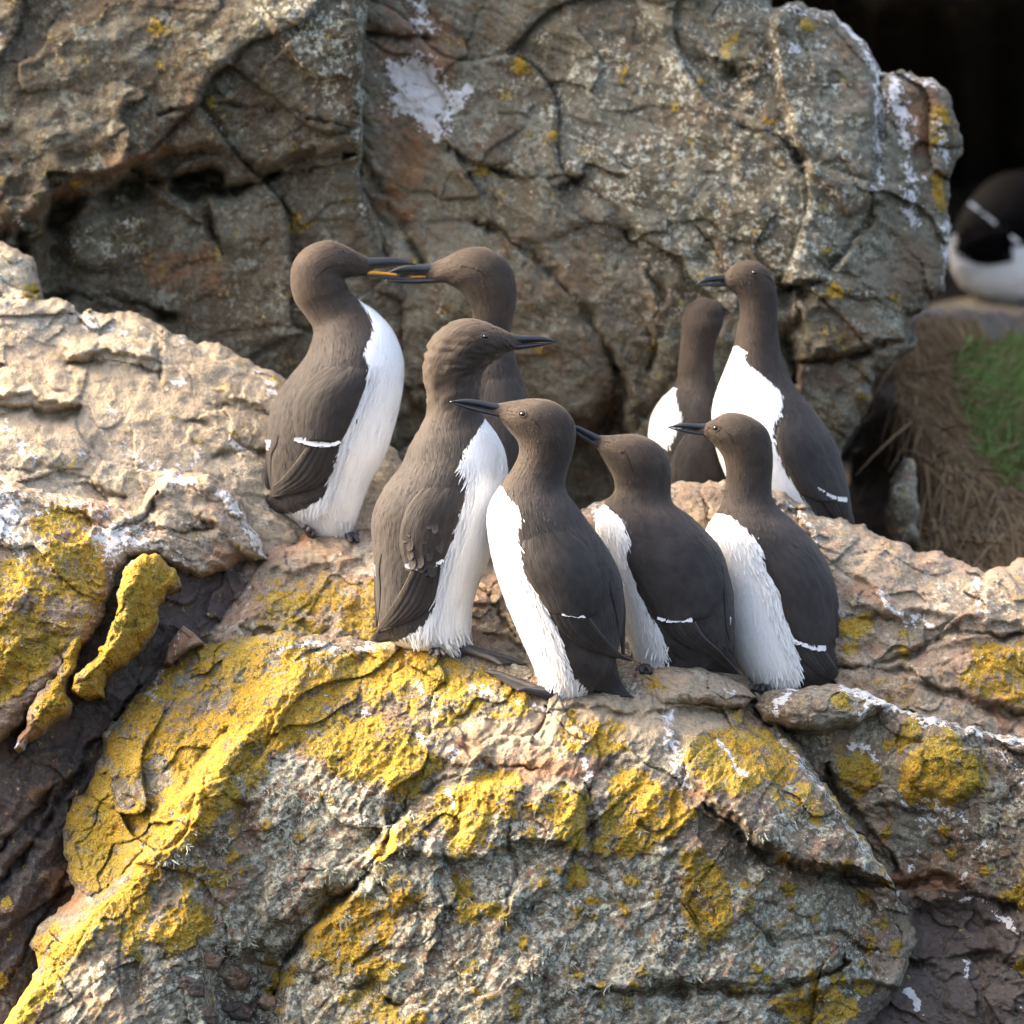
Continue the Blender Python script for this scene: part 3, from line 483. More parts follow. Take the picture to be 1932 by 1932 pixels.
# the big front boulder the birds stand on
o, hf_front = rock('boulder', [(300, 1270), (330, 1232), (400, 1212), (470, 1202), (540, 1188), (600, 1200), (680, 1200), (760, 1205), (850, 1215), (930, 1225), (1000, 1245), (1060, 1262), (1110, 1262), (1170, 1256), (1200, 1247), (1260, 1243), (1320, 1252), (1400, 1280), (1440, 1300), (1470, 1340), (1500, 1405),
     (1560, 1480), (1640, 1598), (1694, 1680), (1725, 1760), (1705, 1860), (1645, 1932), (1600, 2160), (-40, 2160), (8, 1932), (30, 1895), (72, 1830), (62, 1775), (100, 1722), (142, 1692), (126, 1640), (118, 1560), (132, 1510), (180, 1460), (192, 1400), (240, 1330), (278, 1292)],
    [(320, 1255, 210), (420, 1220, 200), (540, 1200, 185), (700, 1212, 190), (830, 1236, 140), (930, 1236, 120), (960, 1285, 50), (1060, 1318, 0), (1080, 1275, 70), (1180, 1275, 95), (1280, 1258, 150), (1400, 1300, 235), (560, 1290, 75), (400, 1450, -40), (300, 1600, -100), (150, 1770, -120), (40, 1910, -130),
     (230, 1380, 110), (150, 1540, 110), (200, 1650, 20), (90, 1800, 0), (700, 1350, 20), (700, 1450, -75), (900, 1370, -20), (900, 1480, -110), (600, 1600, -105), (520, 1750, -60), (680, 1750, -150), (860, 1600, -180), (900, 1800, -220), (1100, 1500, -120), (1150, 1650, -190), (1300, 1420, -60),
     (1400, 1500, -100), (1300, 1700, -170), (1500, 1750, -120), (1650, 1750, 0), (1600, 1900, -80), (1000, 1960, -230), (500, 1960, -100), (1200, 1370, -30), (1300, 2150, -200), (0, 2150, -150), (700, 2150, -220), (1550, 1500, 20)],
    M['grey'], 2.1, fac=((190, .32), (80, .42), (34, .34), (17, .18)), ang=-.85, noise=((100, 12), (34, 6), (13, 2.8)), seed=83, rim=26, rimd=46, skirt=330,
    feats=[('ridge', [(560, 1290), (470, 1380), (420, 1450), (370, 1530), (310, 1600), (240, 1680), (150, 1760), (60, 1870)], 80, 36),
           ('crack', [(430, 1376), (385, 1425), (348, 1490), (300, 1556), (270, 1610), (180, 1690)], 16, 26),
           ('block', [(1285, 1378), (1340, 1350), (1450, 1365), (1515, 1425), (1575, 1500), (1640, 1590), (1700, 1680), (1600, 1648), (1500, 1636), (1420, 1602), (1380, 1548), (1330, 1512), (1290, 1470)], 70, 20, .05, .16),
           ('crack', [(1325, 1518), (1385, 1560), (1425, 1614), (1510, 1646), (1610, 1656), (1690, 1684)], 15, 90),
           ('crack', [(770, 1505), (735, 1560), (718, 1608), (700, 1648), (600, 1728), (545, 1810), (505, 1906)], 13, 75), ('crack', [(770, 1510), (850, 1468), (930, 1448), (1010, 1452)], 8, 26), ('block', [(740, 1530), (850, 1475), (990, 1460), (1110, 1480), (1120, 1620), (1000, 1600), (880, 1640), (730, 1620)], 34, 22, 0, .08),
           ('crack', [(1030, 1330), (1062, 1376), (1110, 1400)], 8, 34), ('crack', [(1420, 1305), (1436, 1352), (1470, 1390)], 9, 44), ('crack', [(1000, 1350), (1100, 1335), (1240, 1345), (1400, 1340)], 8, 26), ('crack', [(1110, 1480), (1125, 1560), (1110, 1640), (1180, 1700)], 9, 30),
           ('block', [(360, 1790), (480, 1762), (560, 1795), (545, 1932), (520, 2000), (380, 1980)], -85, 46, 0, 0), ('block', [(475, 1720), (500, 1640), (580, 1606), (645, 1625), (630, 1690), (560, 1740), (500, 1770)], 30, 30, 0, .1), ('block', [(425, 1496), (490, 1500), (500, 1620), (440, 1600)], -36, 26, 0, 0),
           ('crack', [(940, 1800), (960, 1740), (1010, 1700)], 9, 30), ('crack', [(1090, 1860), (1180, 1880), (1300, 1860), (1440, 1880), (1600, 1820)], 14, 80), ('crack', [(1400, 1720), (1460, 1780), (1560, 1760), (1660, 1800)], 10, 30), ('block', [(1440, 1900), (1600, 1840), (1720, 1860), (1720, 2000), (1440, 2000)], -30, 24, 0, 0),
           ('crack', [(960, 1560), (980, 1640), (950, 1720)], 8, 26), ('crack', [(1130, 1450), (1180, 1420), (1290, 1480)], 8, 24), ('block', [(790, 1400), (820, 1375), (880, 1385), (930, 1420), (880, 1450), (800, 1440)], 16, 12, 0, 0), ('crack', [(500, 1820), (600, 1850), (700, 1860), (760, 1900)], 9, 34),
           ('crack', [(690, 1650), (760, 1700), (860, 1720)], 9, 26), ('crack', [(590, 1680), (640, 1690), (690, 1660)], 8, 30)],
    masks=[('lichen', [(195, 1415), (240, 1335), (285, 1292), (330, 1242), (400, 1212), (470, 1202), (530, 1190), (610, 1230), (700, 1222), (800, 1222), (900, 1262), (990, 1308), (1002, 1342), (950, 1362), (880, 1345), (838, 1378), (806, 1404), (834, 1440), (800, 1492), (750, 1502), (720, 1470), (640, 1462), (566, 1400),
                       (500, 1432), (488, 1482), (440, 1522), (390, 1562), (340, 1602), (312, 1625), (282, 1690), (262, 1802), (232, 1802), (212, 1732), (180, 1762), (132, 1812), (112, 1872), (44, 1932), (-40, 2160), (-40, 1932), (60, 1832), (90, 1790), (150, 1740), (250, 1640), (286, 1592), (310, 1520), (255, 1532), (222, 1492)], 15, .88),
           ('lichen', [(128, 1532), (150, 1472), (205, 1452), (216, 1502), (206, 1532), (260, 1522), (312, 1532), (292, 1592), (232, 1652), (180, 1682), (140, 1662), (124, 1602)], 10, .9), ('lichen', [(60, 1830), (70, 1770), (110, 1740), (110, 1790)], 10, .8),
           ('lichen', [(286, 1742), (350, 1690), (392, 1710), (392, 1752), (350, 1792), (310, 1802), (290, 1772)], 10, .88), ('lichen', [(580, 1762), (620, 1702), (660, 1690), (700, 1702), (770, 1662), (776, 1692), (742, 1752), (722, 1802), (756, 1822), (722, 1856), (650, 1836), (600, 1822)], 12, .86),
           ('lichen', [(833, 1532), (860, 1482), (940, 1450), (986, 1472), (962, 1542), (930, 1562), (882, 1624), (850, 1602)], 10, .86), ('lichen', [(988, 1522), (1030, 1502), (1070, 1480), (1102, 1502), (1110, 1562), (1092, 1602), (1060, 1582), (1040, 1542)], 10, .84),
           ('lichen', [(1118, 1604), (1150, 1502), (1170, 1450), (1230, 1470), (1282, 1502), (1302, 1542), (1270, 1572), (1222, 1602), (1170, 1624)], 10, .9), ('lichen', [(1280, 1442), (1300, 1402), (1380, 1370), (1450, 1380), (1502, 1412), (1512, 1452), (1482, 1482), (1440, 1462), (1402, 1502), (1340, 1492)], 12, .84),
           ('lichen', [(1280, 1602), (1330, 1606), (1382, 1662), (1372, 1722), (1360, 1784), (1310, 1784), (1290, 1702)], 12, .8), ('lichen', [(1052, 1392), (1100, 1366), (1180, 1370), (1186, 1410), (1130, 1422), (1080, 1417)], 10, .82), ('lichen', [(1456, 1888), (1520, 1860), (1580, 1870), (1622, 1912), (1560, 1934), (1500, 1932)], 10, .84),
           ('lichen', [(850, 1652), (890, 1662), (902, 1722), (870, 1742)], 8, .8), ('lichen', [(1078, 1632), (1106, 1642), (1102, 1672), (1070, 1672)], 6, .85), ('lichen', [(696, 1602), (740, 1570), (772, 1550), (760, 1592), (722, 1642)], 9, .8), ('lichen', [(920, 1722), (972, 1702), (962, 1752)], 8, .78), ('lichen', [(330, 1640), (400, 1632), (440, 1640), (430, 1670), (350, 1680)], 10, .7),
           ('lichen', [(720, 1620), (790, 1530), (830, 1500), (836, 1530), (770, 1600)], 10, .75), ('lichen', [(1450, 1480), (1530, 1480), (1560, 1540), (1520, 1560), (1480, 1530)], 16, .62), ('lichen', [(660, 1862), (740, 1862), (760, 1932), (660, 1932)], 14, .7), ('lichen', [(500, 1900), (520, 1840), (560, 1810), (550, 1850)], 8, .75),
           ('lichen', [(1560, 1490), (1640, 1600), (1690, 1672)], 8, .62, 6), ('lichen', spot(1640, 1690, 14), 8, .75), ('lichen', spot(1690, 1790, 16), 8, .8), ('lichen', spot(1665, 1740, 12), 8, .7), ('lichen', spot(1530, 1840, 9), 6, .8), ('lichen', spot(1410, 1710, 14), 8, .76), ('lichen', spot(1180, 1720, 10), 8, .74), ('lichen', spot(1075, 1350, 14), 8, .76),
           ('lichen', spot(1390, 1355, 16), 8, .7), ('lichen', spot(1240, 1690, 9), 6, .7), ('lichen', spot(1190, 1660, 8), 6, .74), ('lichen', spot(1120, 1730, 7), 6, .74),
           ('grey', [(470, 1430), (640, 1440), (800, 1520), (1100, 1540), (1400, 1600), (1690, 1700), (1610, 1932), (1600, 2160), (300, 2160), (260, 1850), (420, 1650)], 60, .66), ('grey', [(490, 1450), (560, 1410), (640, 1470), (620, 1520), (540, 1520), (480, 1500)], 20, .85), ('grey', [(300, 1680), (340, 1600), (450, 1640), (400, 1700)], 24, .75),
           ('grey', [(1430, 1490), (1540, 1500), (1560, 1580), (1460, 1580)], 30, .66), ('grey', [(180, 1800), (260, 1830), (220, 1880), (130, 1870)], 20, .7), ('grey', [(560, 1560), (720, 1540), (700, 1640), (560, 1620)], 30, .7),
           ('tan', [(700, 1330), (900, 1320), (1000, 1290), (1400, 1290), (1420, 1400), (1100, 1440), (900, 1420), (800, 1390)], 40, .7), ('tan', [(560, 1190), (760, 1200), (1000, 1250), (960, 1290), (700, 1215)], 30, .6),
           ('rust', [(930, 1432), (1050, 1408), (1150, 1442), (1100, 1482), (950, 1472)], 26, .72), ('rust', [(660, 1310), (830, 1340), (800, 1390), (690, 1360)], 30, .62), ('rust', [(780, 1390), (900, 1370), (940, 1420), (840, 1460)], 26, .66), ('rust', [(420, 1500), (500, 1490), (500, 1640), (430, 1610)], 26, .7),
           ('rust', [(480, 1740), (560, 1620), (640, 1640), (560, 1760)], 24, .6), ('rust', [(320, 1320), (400, 1260), (420, 1330), (350, 1390)], 24, .55), ('rust', [(70, 1690), (170, 1670), (180, 1720), (100, 1740)], 20, .75), ('dark', [(380, 1800), (560, 1790), (560, 1960), (380, 1960)], 40, .6), ('dark', [(1440, 1920), (1600, 1850), (1720, 1860), (1720, 2160), (1440, 2160)], 26, .7),
           ('dark', [(1390, 1600), (1520, 1640), (1500, 1670), (1390, 1640)], 18, .6),  # shade under the jutting block painted in
           ('guano_lit_edge', [(790, 1388), (830, 1410), (856, 1424)], 12, .8, 8), ('guano_lit_edge', [(1100, 1400), (1106, 1470)], 12, .74, 8), ('guano_lit_edge', [(1262, 1350), (1268, 1420), (1290, 1480)], 22, .66, 16), ('guano_lit_edge', [(1352, 1390), (1372, 1420), (1400, 1462)], 6, .85, 4), ('guano_lit_edge', [(516, 1230), (550, 1220), (592, 1216)], 8, .84, 6), ('guano_lit_edge', [(288, 1312), (300, 1280), (330, 1240)], 10, .75, 7),
           ('guano_lit_edge', [(780, 1280), (800, 1310), (830, 1350)], 12, .62, 7), ('guano_lit_edge', [(890, 1300), (990, 1330)], 10, .62, 8), ('guano_lit_edge', [(1010, 1330), (1045, 1345)], 8, .78, 6), ('guano_lit_edge', [(1460, 1380), (1540, 1470), (1600, 1560), (1690, 1672)], 8, .66, 6), ('guano_lit_edge', [(560, 1230), (700, 1220)], 14, .60, 12), ('guano_lit_edge', spot(690, 1345, 16), 12, .64), ('guano_lit_edge', [(845, 1490), (850, 1520)], 7, .7, 5),  # line down the block's right edge paints its sunlit rim
           *scat, ('bare', [(310, 1340), (340, 1290), (410, 1262), (450, 1290), (420, 1340), (350, 1380)], 26, .36), ('bare', [(660, 1310), (760, 1300), (840, 1340), (800, 1385), (700, 1370)], 26, .5), ('bare', [(550, 1188), (700, 1200), (740, 1222), (600, 1224)], 14, .8), ('bare', [(480, 1250), (520, 1240), (545, 1290), (500, 1305)], 20, .3),
           ('bare', [(225, 1490), (300, 1430), (330, 1455), (290, 1515), (235, 1522)], 16, .5), ('bare', [(870, 1262), (960, 1295), (960, 1335), (880, 1315)], 16, .4), ('bare', [(560, 1340), (640, 1380), (620, 1420), (560, 1390)], 20, .3)])
tag(o, 'big front boulder thick with yellow lichen that the nearest birds stand on', 'boulder')

# loose stones
poly = [(1420, 1334), (1440, 1307), (1500, 1298), (1560, 1290), (1620, 1300), (1668, 1320), (1682, 1332), (1652, 1350), (1604, 1370), (1560, 1380), (1500, 1377), (1440, 1357)]
o, _ = rock('loose_stone', poly, [(1430, 1340, 130), (1550, 1292, 160), (1550, 1330, 60), (1550, 1376, 90), (1670, 1330, 130), (1480, 1330, 75)], M['grey'], 2.0, fac=((60, .35), (26, .4)), ang=.2, noise=((50, 7), (18, 3.4), (8, 1.6)), seed=101, rim=22, rimd=70, skirt=130, edge=5,
    masks=[('guano_lit_edge', [(1462, 1352), (1475, 1320), (1494, 1302)], 8, .84, 8), ('guano_lit_edge', [(1590, 1298), (1640, 1310), (1672, 1330)], 12, .84, 12), ('guano_lit_edge', [(1640, 1320), (1625, 1360)], 9, .7, 7), ('lichen', spot(1588, 1318, 16), 8, .85), ('tan', [(1430, 1310), (1520, 1300), (1560, 1330), (1480, 1350)], 26, .55)])
tag(o, 'flat oval stone with white splashes at the foot of the right front guillemot', 'stone')
poly = [(308, 1252), (324, 1206), (345, 1181), (366, 1196), (385, 1214), (356, 1222), (335, 1238), (322, 1252)]
o, _ = rock('loose_stone', poly, [(310, 1250, 190), (345, 1182, 215), (340, 1212, 150), (384, 1213, 200), (325, 1240, 160)], M['brown'], 1.6, fac=((30, .4),), noise=((24, 3), (9, 1.2)), seed=103, rim=8, rimd=16, skirt=60, edge=2, feats=[('ridge', [(345, 1184), (338, 1232)], 16, 14)],
    masks=[('rust', poly, 10, .75), ('guano_lit_edge', [(342, 1190), (330, 1235)], 5, .6, 3)])
tag(o, 'small pointed pinkish brown stone wedged at the top of the black rift', 'stone')
poly = [(1185, 1290), (1215, 1262), (1260, 1248), (1320, 1258), (1400, 1290), (1428, 1316), (1405, 1338), (1330, 1330), (1250, 1332), (1200, 1318)]
o, _ = rock('loose_stone', poly, [(1190, 1295, 90), (1260, 1250, 130), (1300, 1290, 50), (1400, 1295, 150), (1300, 1330, 40), (1410, 1330, 130)], M['brown'], 2.0, fac=((55, .4), (24, .45)), ang=.25, noise=((50, 8), (18, 4), (8, 1.8)), seed=105, rim=20, rimd=50, skirt=120, edge=6,
    masks=[('tan', poly, 20, .62), ('lichen', [(1190, 1290), (1240, 1270), (1250, 1300), (1210, 1312)], 14, .6), ('guano_lit_edge', [(1370, 1300), (1390, 1312)], 6, .62, 5)])
tag(o, 'flat brown stone just behind the tail of the front guillemot', 'stone')

# rubble in the hollow under the front boulder's lichened ridge
rnd = random.Random(17)
LB = ['topmost brown stone in the rubble hollow at the lower left', 'largest rounded stone in the rubble hollow, near its middle', 'rubble stone at the right rim of the hollow below the round pink rock', 'leftmost stone in the rubble hollow at the lower left',
      'lowest dark stone in the rubble hollow, almost at the bottom edge', 'small brown stone low at the right of the rubble hollow', 'dark stone low at the left of the rubble hollow']
for k, (x, y, r) in enumerate([(392, 1806, 27), (440, 1840, 34), (505, 1830, 27), (366, 1862, 26), (446, 1908, 32), (514, 1892, 26), (388, 1915, 24)]):
    d0 = depth_at(hf_front, x, y) - r * .9; ax = rnd.uniform(.65, 1)
    poly = [(x + r * math.cos(a) * rnd.uniform(.75, 1.25) + r * .35 * math.sin(a), y + r * ax * math.sin(a) * rnd.uniform(.75, 1.2)) for a in np.linspace(0, 6.283, 7)[:-1]]
    o, _ = rock('loose_stone', poly, [(x - r, y, d0 + r * .5), (x + r, y, d0 + r * .8), (x, y - r, d0 + r * .6), (x, y + r, d0 + r * .7), (x - r * .2, y - r * .1, d0 - r * .2)], M['brown' if k in (0, 2, 5) else 'grey' if k == 1 else 'dark'], 1.9, fac=((r * 1.1, .5), (r * .5, .4)), noise=((14, 1.6), (7, .9)), seed=200 + k, rim=r * .35, rimd=r * .6,
        skirt=r * 1.6, edge=2, lich_lift=0, masks=[('rust', spot(x, y, r * .7), 8, .6)] if k in (0, 5) else [])
    tag(o, LB[k], 'stone', 'rubble stones in the hollow')
# tufts of pale strap lichen growing on the shaded faces
m_, t_, b_ = new_mat('strap_lichen'); q_ = NT(t_); t_.links.new(q_.mix(q_.noise(60, 3, .6), (.30, .32, .24), (.56, .56, .47)), b_.inputs['Base Color']); b_.inputs['Roughness'].default_value = .85; M['strap'] = m_
rng = np.random.default_rng(5); VV, FF = [], []; spots = []
for (cx, cy, sx, sy, n) in ((600, 1560, 70, 60, 26), (690, 1640, 60, 50, 26), (640, 1770, 60, 70, 14), (450, 1740, 60, 70, 18), (1000, 1790, 130, 100, 34), (900, 1640, 80, 60, 16), (1180, 1800, 110, 80, 22), (540, 1480, 40, 30, 14), (800, 1850, 90, 60, 20), (420, 1600, 60, 60, 14), (1050, 1900, 150, 30, 16), (1460, 1580, 60, 40, 8), (330, 1620, 30, 30, 8), (1300, 1620, 150, 90, 12)):
    for _ in range(n): spots.append((cx + rng.normal(0, sx * .6), cy + rng.normal(0, sy * .6), rng.uniform(.5, 1.25) ** 1.5))
for x, y, sz in spots:
    d0 = depth_at(hf_front, x, y)
    for _ in range(15):
        p = np.array([x + rng.normal(0, 3), y + rng.normal(0, 3), d0 + 2]); a = rng.uniform(0, 6.283); dr = np.array([math.cos(a), math.sin(a) * .8 + .2, -rng.uniform(.3, 1.6)]); L = rng.uniform(4, 12) * sz; sd = np.array([-math.sin(a), math.cos(a), rng.normal(0, .5)]); wd = rng.uniform(.5, 1.1); o0 = len(VV)
        for s_ in (0, .35, .7, 1.):
            c = p + dr * L * s_ + np.array([rng.normal(0, 1), rng.normal(0, 1), rng.normal(0, 1)]) * s_ * 2.2 + np.array([0, 2.5, 1.5]) * s_ * s_ * sz; VV += [c - sd * wd * (1 - .6 * s_), c + sd * wd * (1 - .6 * s_)]
        FF += [(o0, o0 + 1, o0 + 3, o0 + 2), (o0 + 2, o0 + 3, o0 + 5, o0 + 4), (o0 + 4, o0 + 5, o0 + 7, o0 + 6)]
VV = np.array(VV); o = mesh_obj('strap_lichen', P(VV[:, 0], VV[:, 1], VV[:, 2]), np.array(FF), M['strap']); tag(o, 'pale grey green lichen tufts on the face of the front boulder', 'lichen', kind='stuff')
# ------------------------------------------------------------------ guillemots
def feather_mat(name, dark_body, dark_head, rough=.75):
    m, t, b = new_mat(name); q = NT(t)
    fc = q.attr('fcoord', True)
    mp = q.n('ShaderNodeMapping'); t.links.new(fc, mp.inputs[0]); mp.inputs['Scale'].default_value = (.16, .028, 1)
    st = q.noise(1.0, 4, .6, co=mp.outputs[0])
    mp2 = q.n('ShaderNodeMapping'); t.links.new(fc, mp2.inputs[0]); mp2.inputs['Scale'].default_value = (.42, .10, 1)
    st2 = q.noise(1.0, 3, .6, co=mp2.outputs[0])
    big = q.noise(24, 4, .6)
    c = q.mix(q.attr('head'), dark_body, dark_head)
    tone = q.math('MULTIPLY_ADD', q.math('ADD', q.math('MULTIPLY', big, 1.3), q.math('MULTIPLY', st2, .6)), 1.15, -.05)
    tone = q.math('MULTIPLY', tone, q.math('ADD', 1.0, q.attr('tone')))
    mp3 = q.n('ShaderNodeMapping'); t.links.new(fc, mp3.inputs[0]); mp3.inputs['Scale'].default_value = (.075, .047, 1)
    vo = q.n('ShaderNodeTexVoronoi', Scale=1.0, feature='SMOOTH_F1', Smoothness=.25); t.links.new(mp3.outputs[0], vo.inputs['Vector']); sc = vo.outputs['Distance']
    tone = q.math('MULTIPLY', tone, q.math('MULTIPLY_ADD', sc, .36, .84))
    vm = q.n('ShaderNodeVectorMath', operation='SCALE'); t.links.new(c, vm.inputs[0]); t.links.new(tone, vm.inputs['Scale'])
    wm = q.math('ADD', q.math('ADD', .5, q.math('DIVIDE', q.attr('white'), q.attr('shag'))), q.math('MULTIPLY', q.math('SUBTRACT', st, .5), .9))
    wm = q.step(wm, .46, .56)
    streak = q.step(q.math('ADD', q.math('MULTIPLY', st, .65), q.math('MULTIPLY', st2, .5)), .30, .62)
    wc = q.mix(streak, (.74, .735, .725), (.86, .855, .84))
    c = q.mix(wm, vm.outputs[0], wc)
    t.links.new(c, b.inputs['Base Color']); b.inputs['Roughness'].default_value = rough
    b.inputs['Specular IOR Level'].default_value = .22
    b.inputs['Sheen Weight'].default_value = .12; b.inputs['Sheen Roughness'].default_value = .45; b.inputs['Sheen Tint'].default_value = (1, .9, .8, 1)
    h = q.math('MULTIPLY', q.math('ADD', st, q.math('MULTIPLY', st2, .5)), .0012)
    h = q.math('MULTIPLY_ADD', q.math('MULTIPLY', sc, q.math('SUBTRACT', 1.0, q.math('MAXIMUM', wm, q.attr('head')))), -.0009, h)
    nn = q.bump(h, 1.0, 1.0)
    t.links.new(nn, b.inputs['Normal'])
    return m
M['guillemot'] = feather_mat('guillemot_plumage', (.036, .031, .029), (.041, .030, .0225))
M['razorbill'] = feather_mat('razorbill_plumage', (.0016, .0016, .002), (.0016, .0016, .002)); M['razorbill'].node_tree.nodes['Principled BSDF'].inputs['Specular IOR Level'].default_value = .03; M['razorbill'].node_tree.nodes['Principled BSDF'].inputs['Sheen Weight'].default_value = 0
def plain(name, col, rough, spec=.5, bump=0):
    m, t, b = new_mat(name); b.inputs['Roughness'].default_value = rough; b.inputs['Specular IOR Level'].default_value = spec
    q = NT(t); n = q.noise(160, 4, .6); c = q.mix(n, tuple(v * .7 for v in col), tuple(min(1, v * 1.25) for v in col)); t.links.new(c, b.inputs['Base Color'])
    if bump: t.links.new(q.bump(q.noise(500, 3, .6), bump, .003), b.inputs['Normal'])
    return m
M['bill'] = plain('bill_horn', (.015, .017, .021), .3, .5, .15); M['eye'] = plain('eye', (.006, .005, .005), .06, .8); M['mouth'] = plain('mouth_lining', (.72, .30, .02), .5)
M['foot'] = plain('foot_skin', (.035, .032, .033), .5, .45, .5); M['crease'] = plain('feather_crease', (.016, .012, .010), .8, .2)

def crom(A, sub):
    A = np.array(A, float); n = len(A); out = []
    for i in range(n - 1):
        p0, p1, p2, p3 = A[max(i - 1, 0)], A[i], A[i + 1], A[min(i + 2, n - 1)]
        for k in range(sub):
            t = k / sub
            out.append(.5 * (2 * p1 + (p2 - p0) * t + (2 * p0 - 5 * p1 + 4 * p2 - p3) * t * t + (3 * p1 - p0 - 3 * p2 + p3) * t ** 3))
    out.append(A[-1]); return np.array(out)

class Loft:
    """rings across pairs of outline points: left/right edge in picture units, oval depth, centre depth"""
    def __init__(s, pairs, hd, dz, K=40, sub=4, D=0):
        A = crom(np.column_stack([np.array(pairs, float), hd, dz]), sub)
        s.L, s.Rr, s.hd, s.dz = A[:, :2], A[:, 2:4], A[:, 4], A[:, 5]; s.K = K; s.T = len(A); s.D = D
        s.c = (s.L + s.Rr) / 2; s.h = (s.Rr - s.L) / 2; s.hw = np.hypot(s.h[:, 0], s.h[:, 1])
        s.arc = np.concatenate([[0], np.cumsum(np.hypot(*np.diff(s.c, axis=0).T))])
    def pos(s, ti, th):
        ti = np.clip(ti, 0, s.T - 1.001); i = np.floor(ti).astype(int); f = ti - i
        lp = lambda a: a[i] + (a[i + 1] - a[i]) * (f if a.ndim == 1 else f[:, None])
        c, h, hw, hd, dz = lp(s.c), lp(s.h), lp(s.hw), lp(s.hd), lp(s.dz)
        sn, cs = np.sin(th), np.cos(th)
        return np.column_stack([c[:, 0] + h[:, 0] * sn, c[:, 1] + h[:, 1] * sn, s.D + dz - hw * hd * cs])
    def grid(s):
        th = -np.pi + 2 * np.pi * np.arange(s.K) / s.K
        ti, tt = np.meshgrid(np.arange(s.T), th, indexing='ij')
        V = np.column_stack([(s.c[:, None, 0] + s.h[:, None, 0] * np.sin(th)).ravel(), (s.c[:, None, 1] + s.h[:, None, 1] * np.sin(th)).ravel(),
                             (s.D + s.dz[:, None] - (s.hw * s.hd)[:, None] * np.cos(th)).ravel()])
        T, K = s.T, s.K; a = np.arange(T - 1)[:, None] * K; k = np.arange(K)[None]; k2 = (k + 1) % K
        F = np.stack([a + k, a + k2, a + K + k2, a + K + k], -1).reshape(-1, 4)
        return V, F, ti.ravel(), tt.ravel()
    def closed(s):
        V, F, ti, tt = s.grid(); n = len(V); K = s.K
        V = np.vstack([V, V[:K].mean(0), V[-K:].mean(0)])
        k = np.arange(K); k2 = (k + 1) % K; b = (s.T - 1) * K
        caps = np.concatenate([np.stack([k2, k, np.full(K, n), np.full(K, n)], 1), np.stack([b + k, b + k2, np.full(K, n + 1), np.full(K, n + 1)], 1)])
        faces = [tuple(f) for f in F.tolist()] + [tuple(f[:3]) for f in caps.tolist()]
        return V, faces, np.append(ti, [0, s.T - 1]), np.append(tt, [0, 0])

def W(V): return P(V[:, 0], V[:, 1], V[:, 2])

def leaves(base, dirv, nrm, ln, wd, lift, tipw=.18):
    """many small pointed feathers at once; returns verts (px space), quads"""
    n = len(base); dirv = dirv / (np.linalg.norm(dirv, axis=1)[:, None] + 1e-9); nrm = nrm / (np.linalg.norm(nrm, axis=1)[:, None] + 1e-9)
    side = np.cross(dirv, nrm)
    out = np.zeros((n, 8, 3))
    for k, (s_, wf) in enumerate(((0, .45), (.4, 1.), (.8, .6 + tipw), (1., tipw))):
        c = base + dirv * (ln * s_)[:, None] + nrm * (lift * (.35 + .65 * s_))[:, None]
        crown = nrm * (wd * .18 * wf)[:, None]
        out[:, 2 * k] = c - side * (wd * wf * .5)[:, None] - crown; out[:, 2 * k + 1] = c + side * (wd * wf * .5)[:, None] - crown
    o = np.arange(n)[:, None] * 8
    F = np.concatenate([np.stack([o[:, 0] + a, o[:, 0] + a + 1, o[:, 0] + a + 3, o[:, 0] + a + 2], 1) for a in (0, 2, 4)])
    return out.reshape(-1, 3), F

def tube(pts, rad, K=8):
    pts = np.array(pts, float); n = len(pts); V = []
    for i in range(n):
        t = pts[min(i + 1, n - 1)] - pts[max(i - 1, 0)]; t /= np.linalg.norm(t) + 1e-9
        a = np.cross(t, [0, 0, 1.] if abs(t[2]) < .9 else [1., 0, 0]); a /= np.linalg.norm(a); b = np.cross(t, a)
        for k in range(K): V.append(pts[i] + rad[i] * (a * math.cos(2 * math.pi * k / K) + b * math.sin(2 * math.pi * k / K)))
    F = [(i * K + k, i * K + (k + 1) % K, (i + 1) * K + (k + 1) % K, (i + 1) * K + k) for i in range(n - 1) for k in range(K)]
    F += [tuple(range(K))[::-1], tuple((n - 1) * K + k for k in range(K))]
    return V, F

class Surf:
    def __init__(s, V, F): s.b = BVHTree.FromPolygons([tuple(v) for v in V.tolist()], F)
    def front(s, x, y):
        h = s.b.ray_cast(Vector((x, y, -4000)), Vector((0, 0, 1)))
        if h[0] is not None: return h[0].z
        return None
    def sheet(s, XY, fallback):
        out = np.zeros(len(XY)); miss = []
        for i, (x, y) in enumerate(XY):
            z = s.front(x, y)
            if z is None:
                h = s.b.find_nearest(Vector((x, y, fallback))); z = h[0].z; miss.append(i)
            out[i] = z
        return out

def pairs_grid(pairs, nu, nv):
    A = crom(np.array([[*a, *b] for a, b in pairs], float), max(2, nu // (len(pairs) - 1)))
    q = np.linspace(0, 1, nv)
    X = A[:, None, 0] + (A[:, None, 2] - A[:, None, 0]) * q; Y = A[:, None, 1] + (A[:, None, 3] - A[:, None, 1]) * q
    return X, Y

def smooth2(Z, it):
    for _ in range(it):
        Zp = np.pad(Z, 1, mode='edge'); Z = (Zp[:-2, 1:-1] + Zp[2:, 1:-1] + Zp[1:-1, :-2] + Zp[1:-1, 2:] + 2 * Z) / 6
    return Z

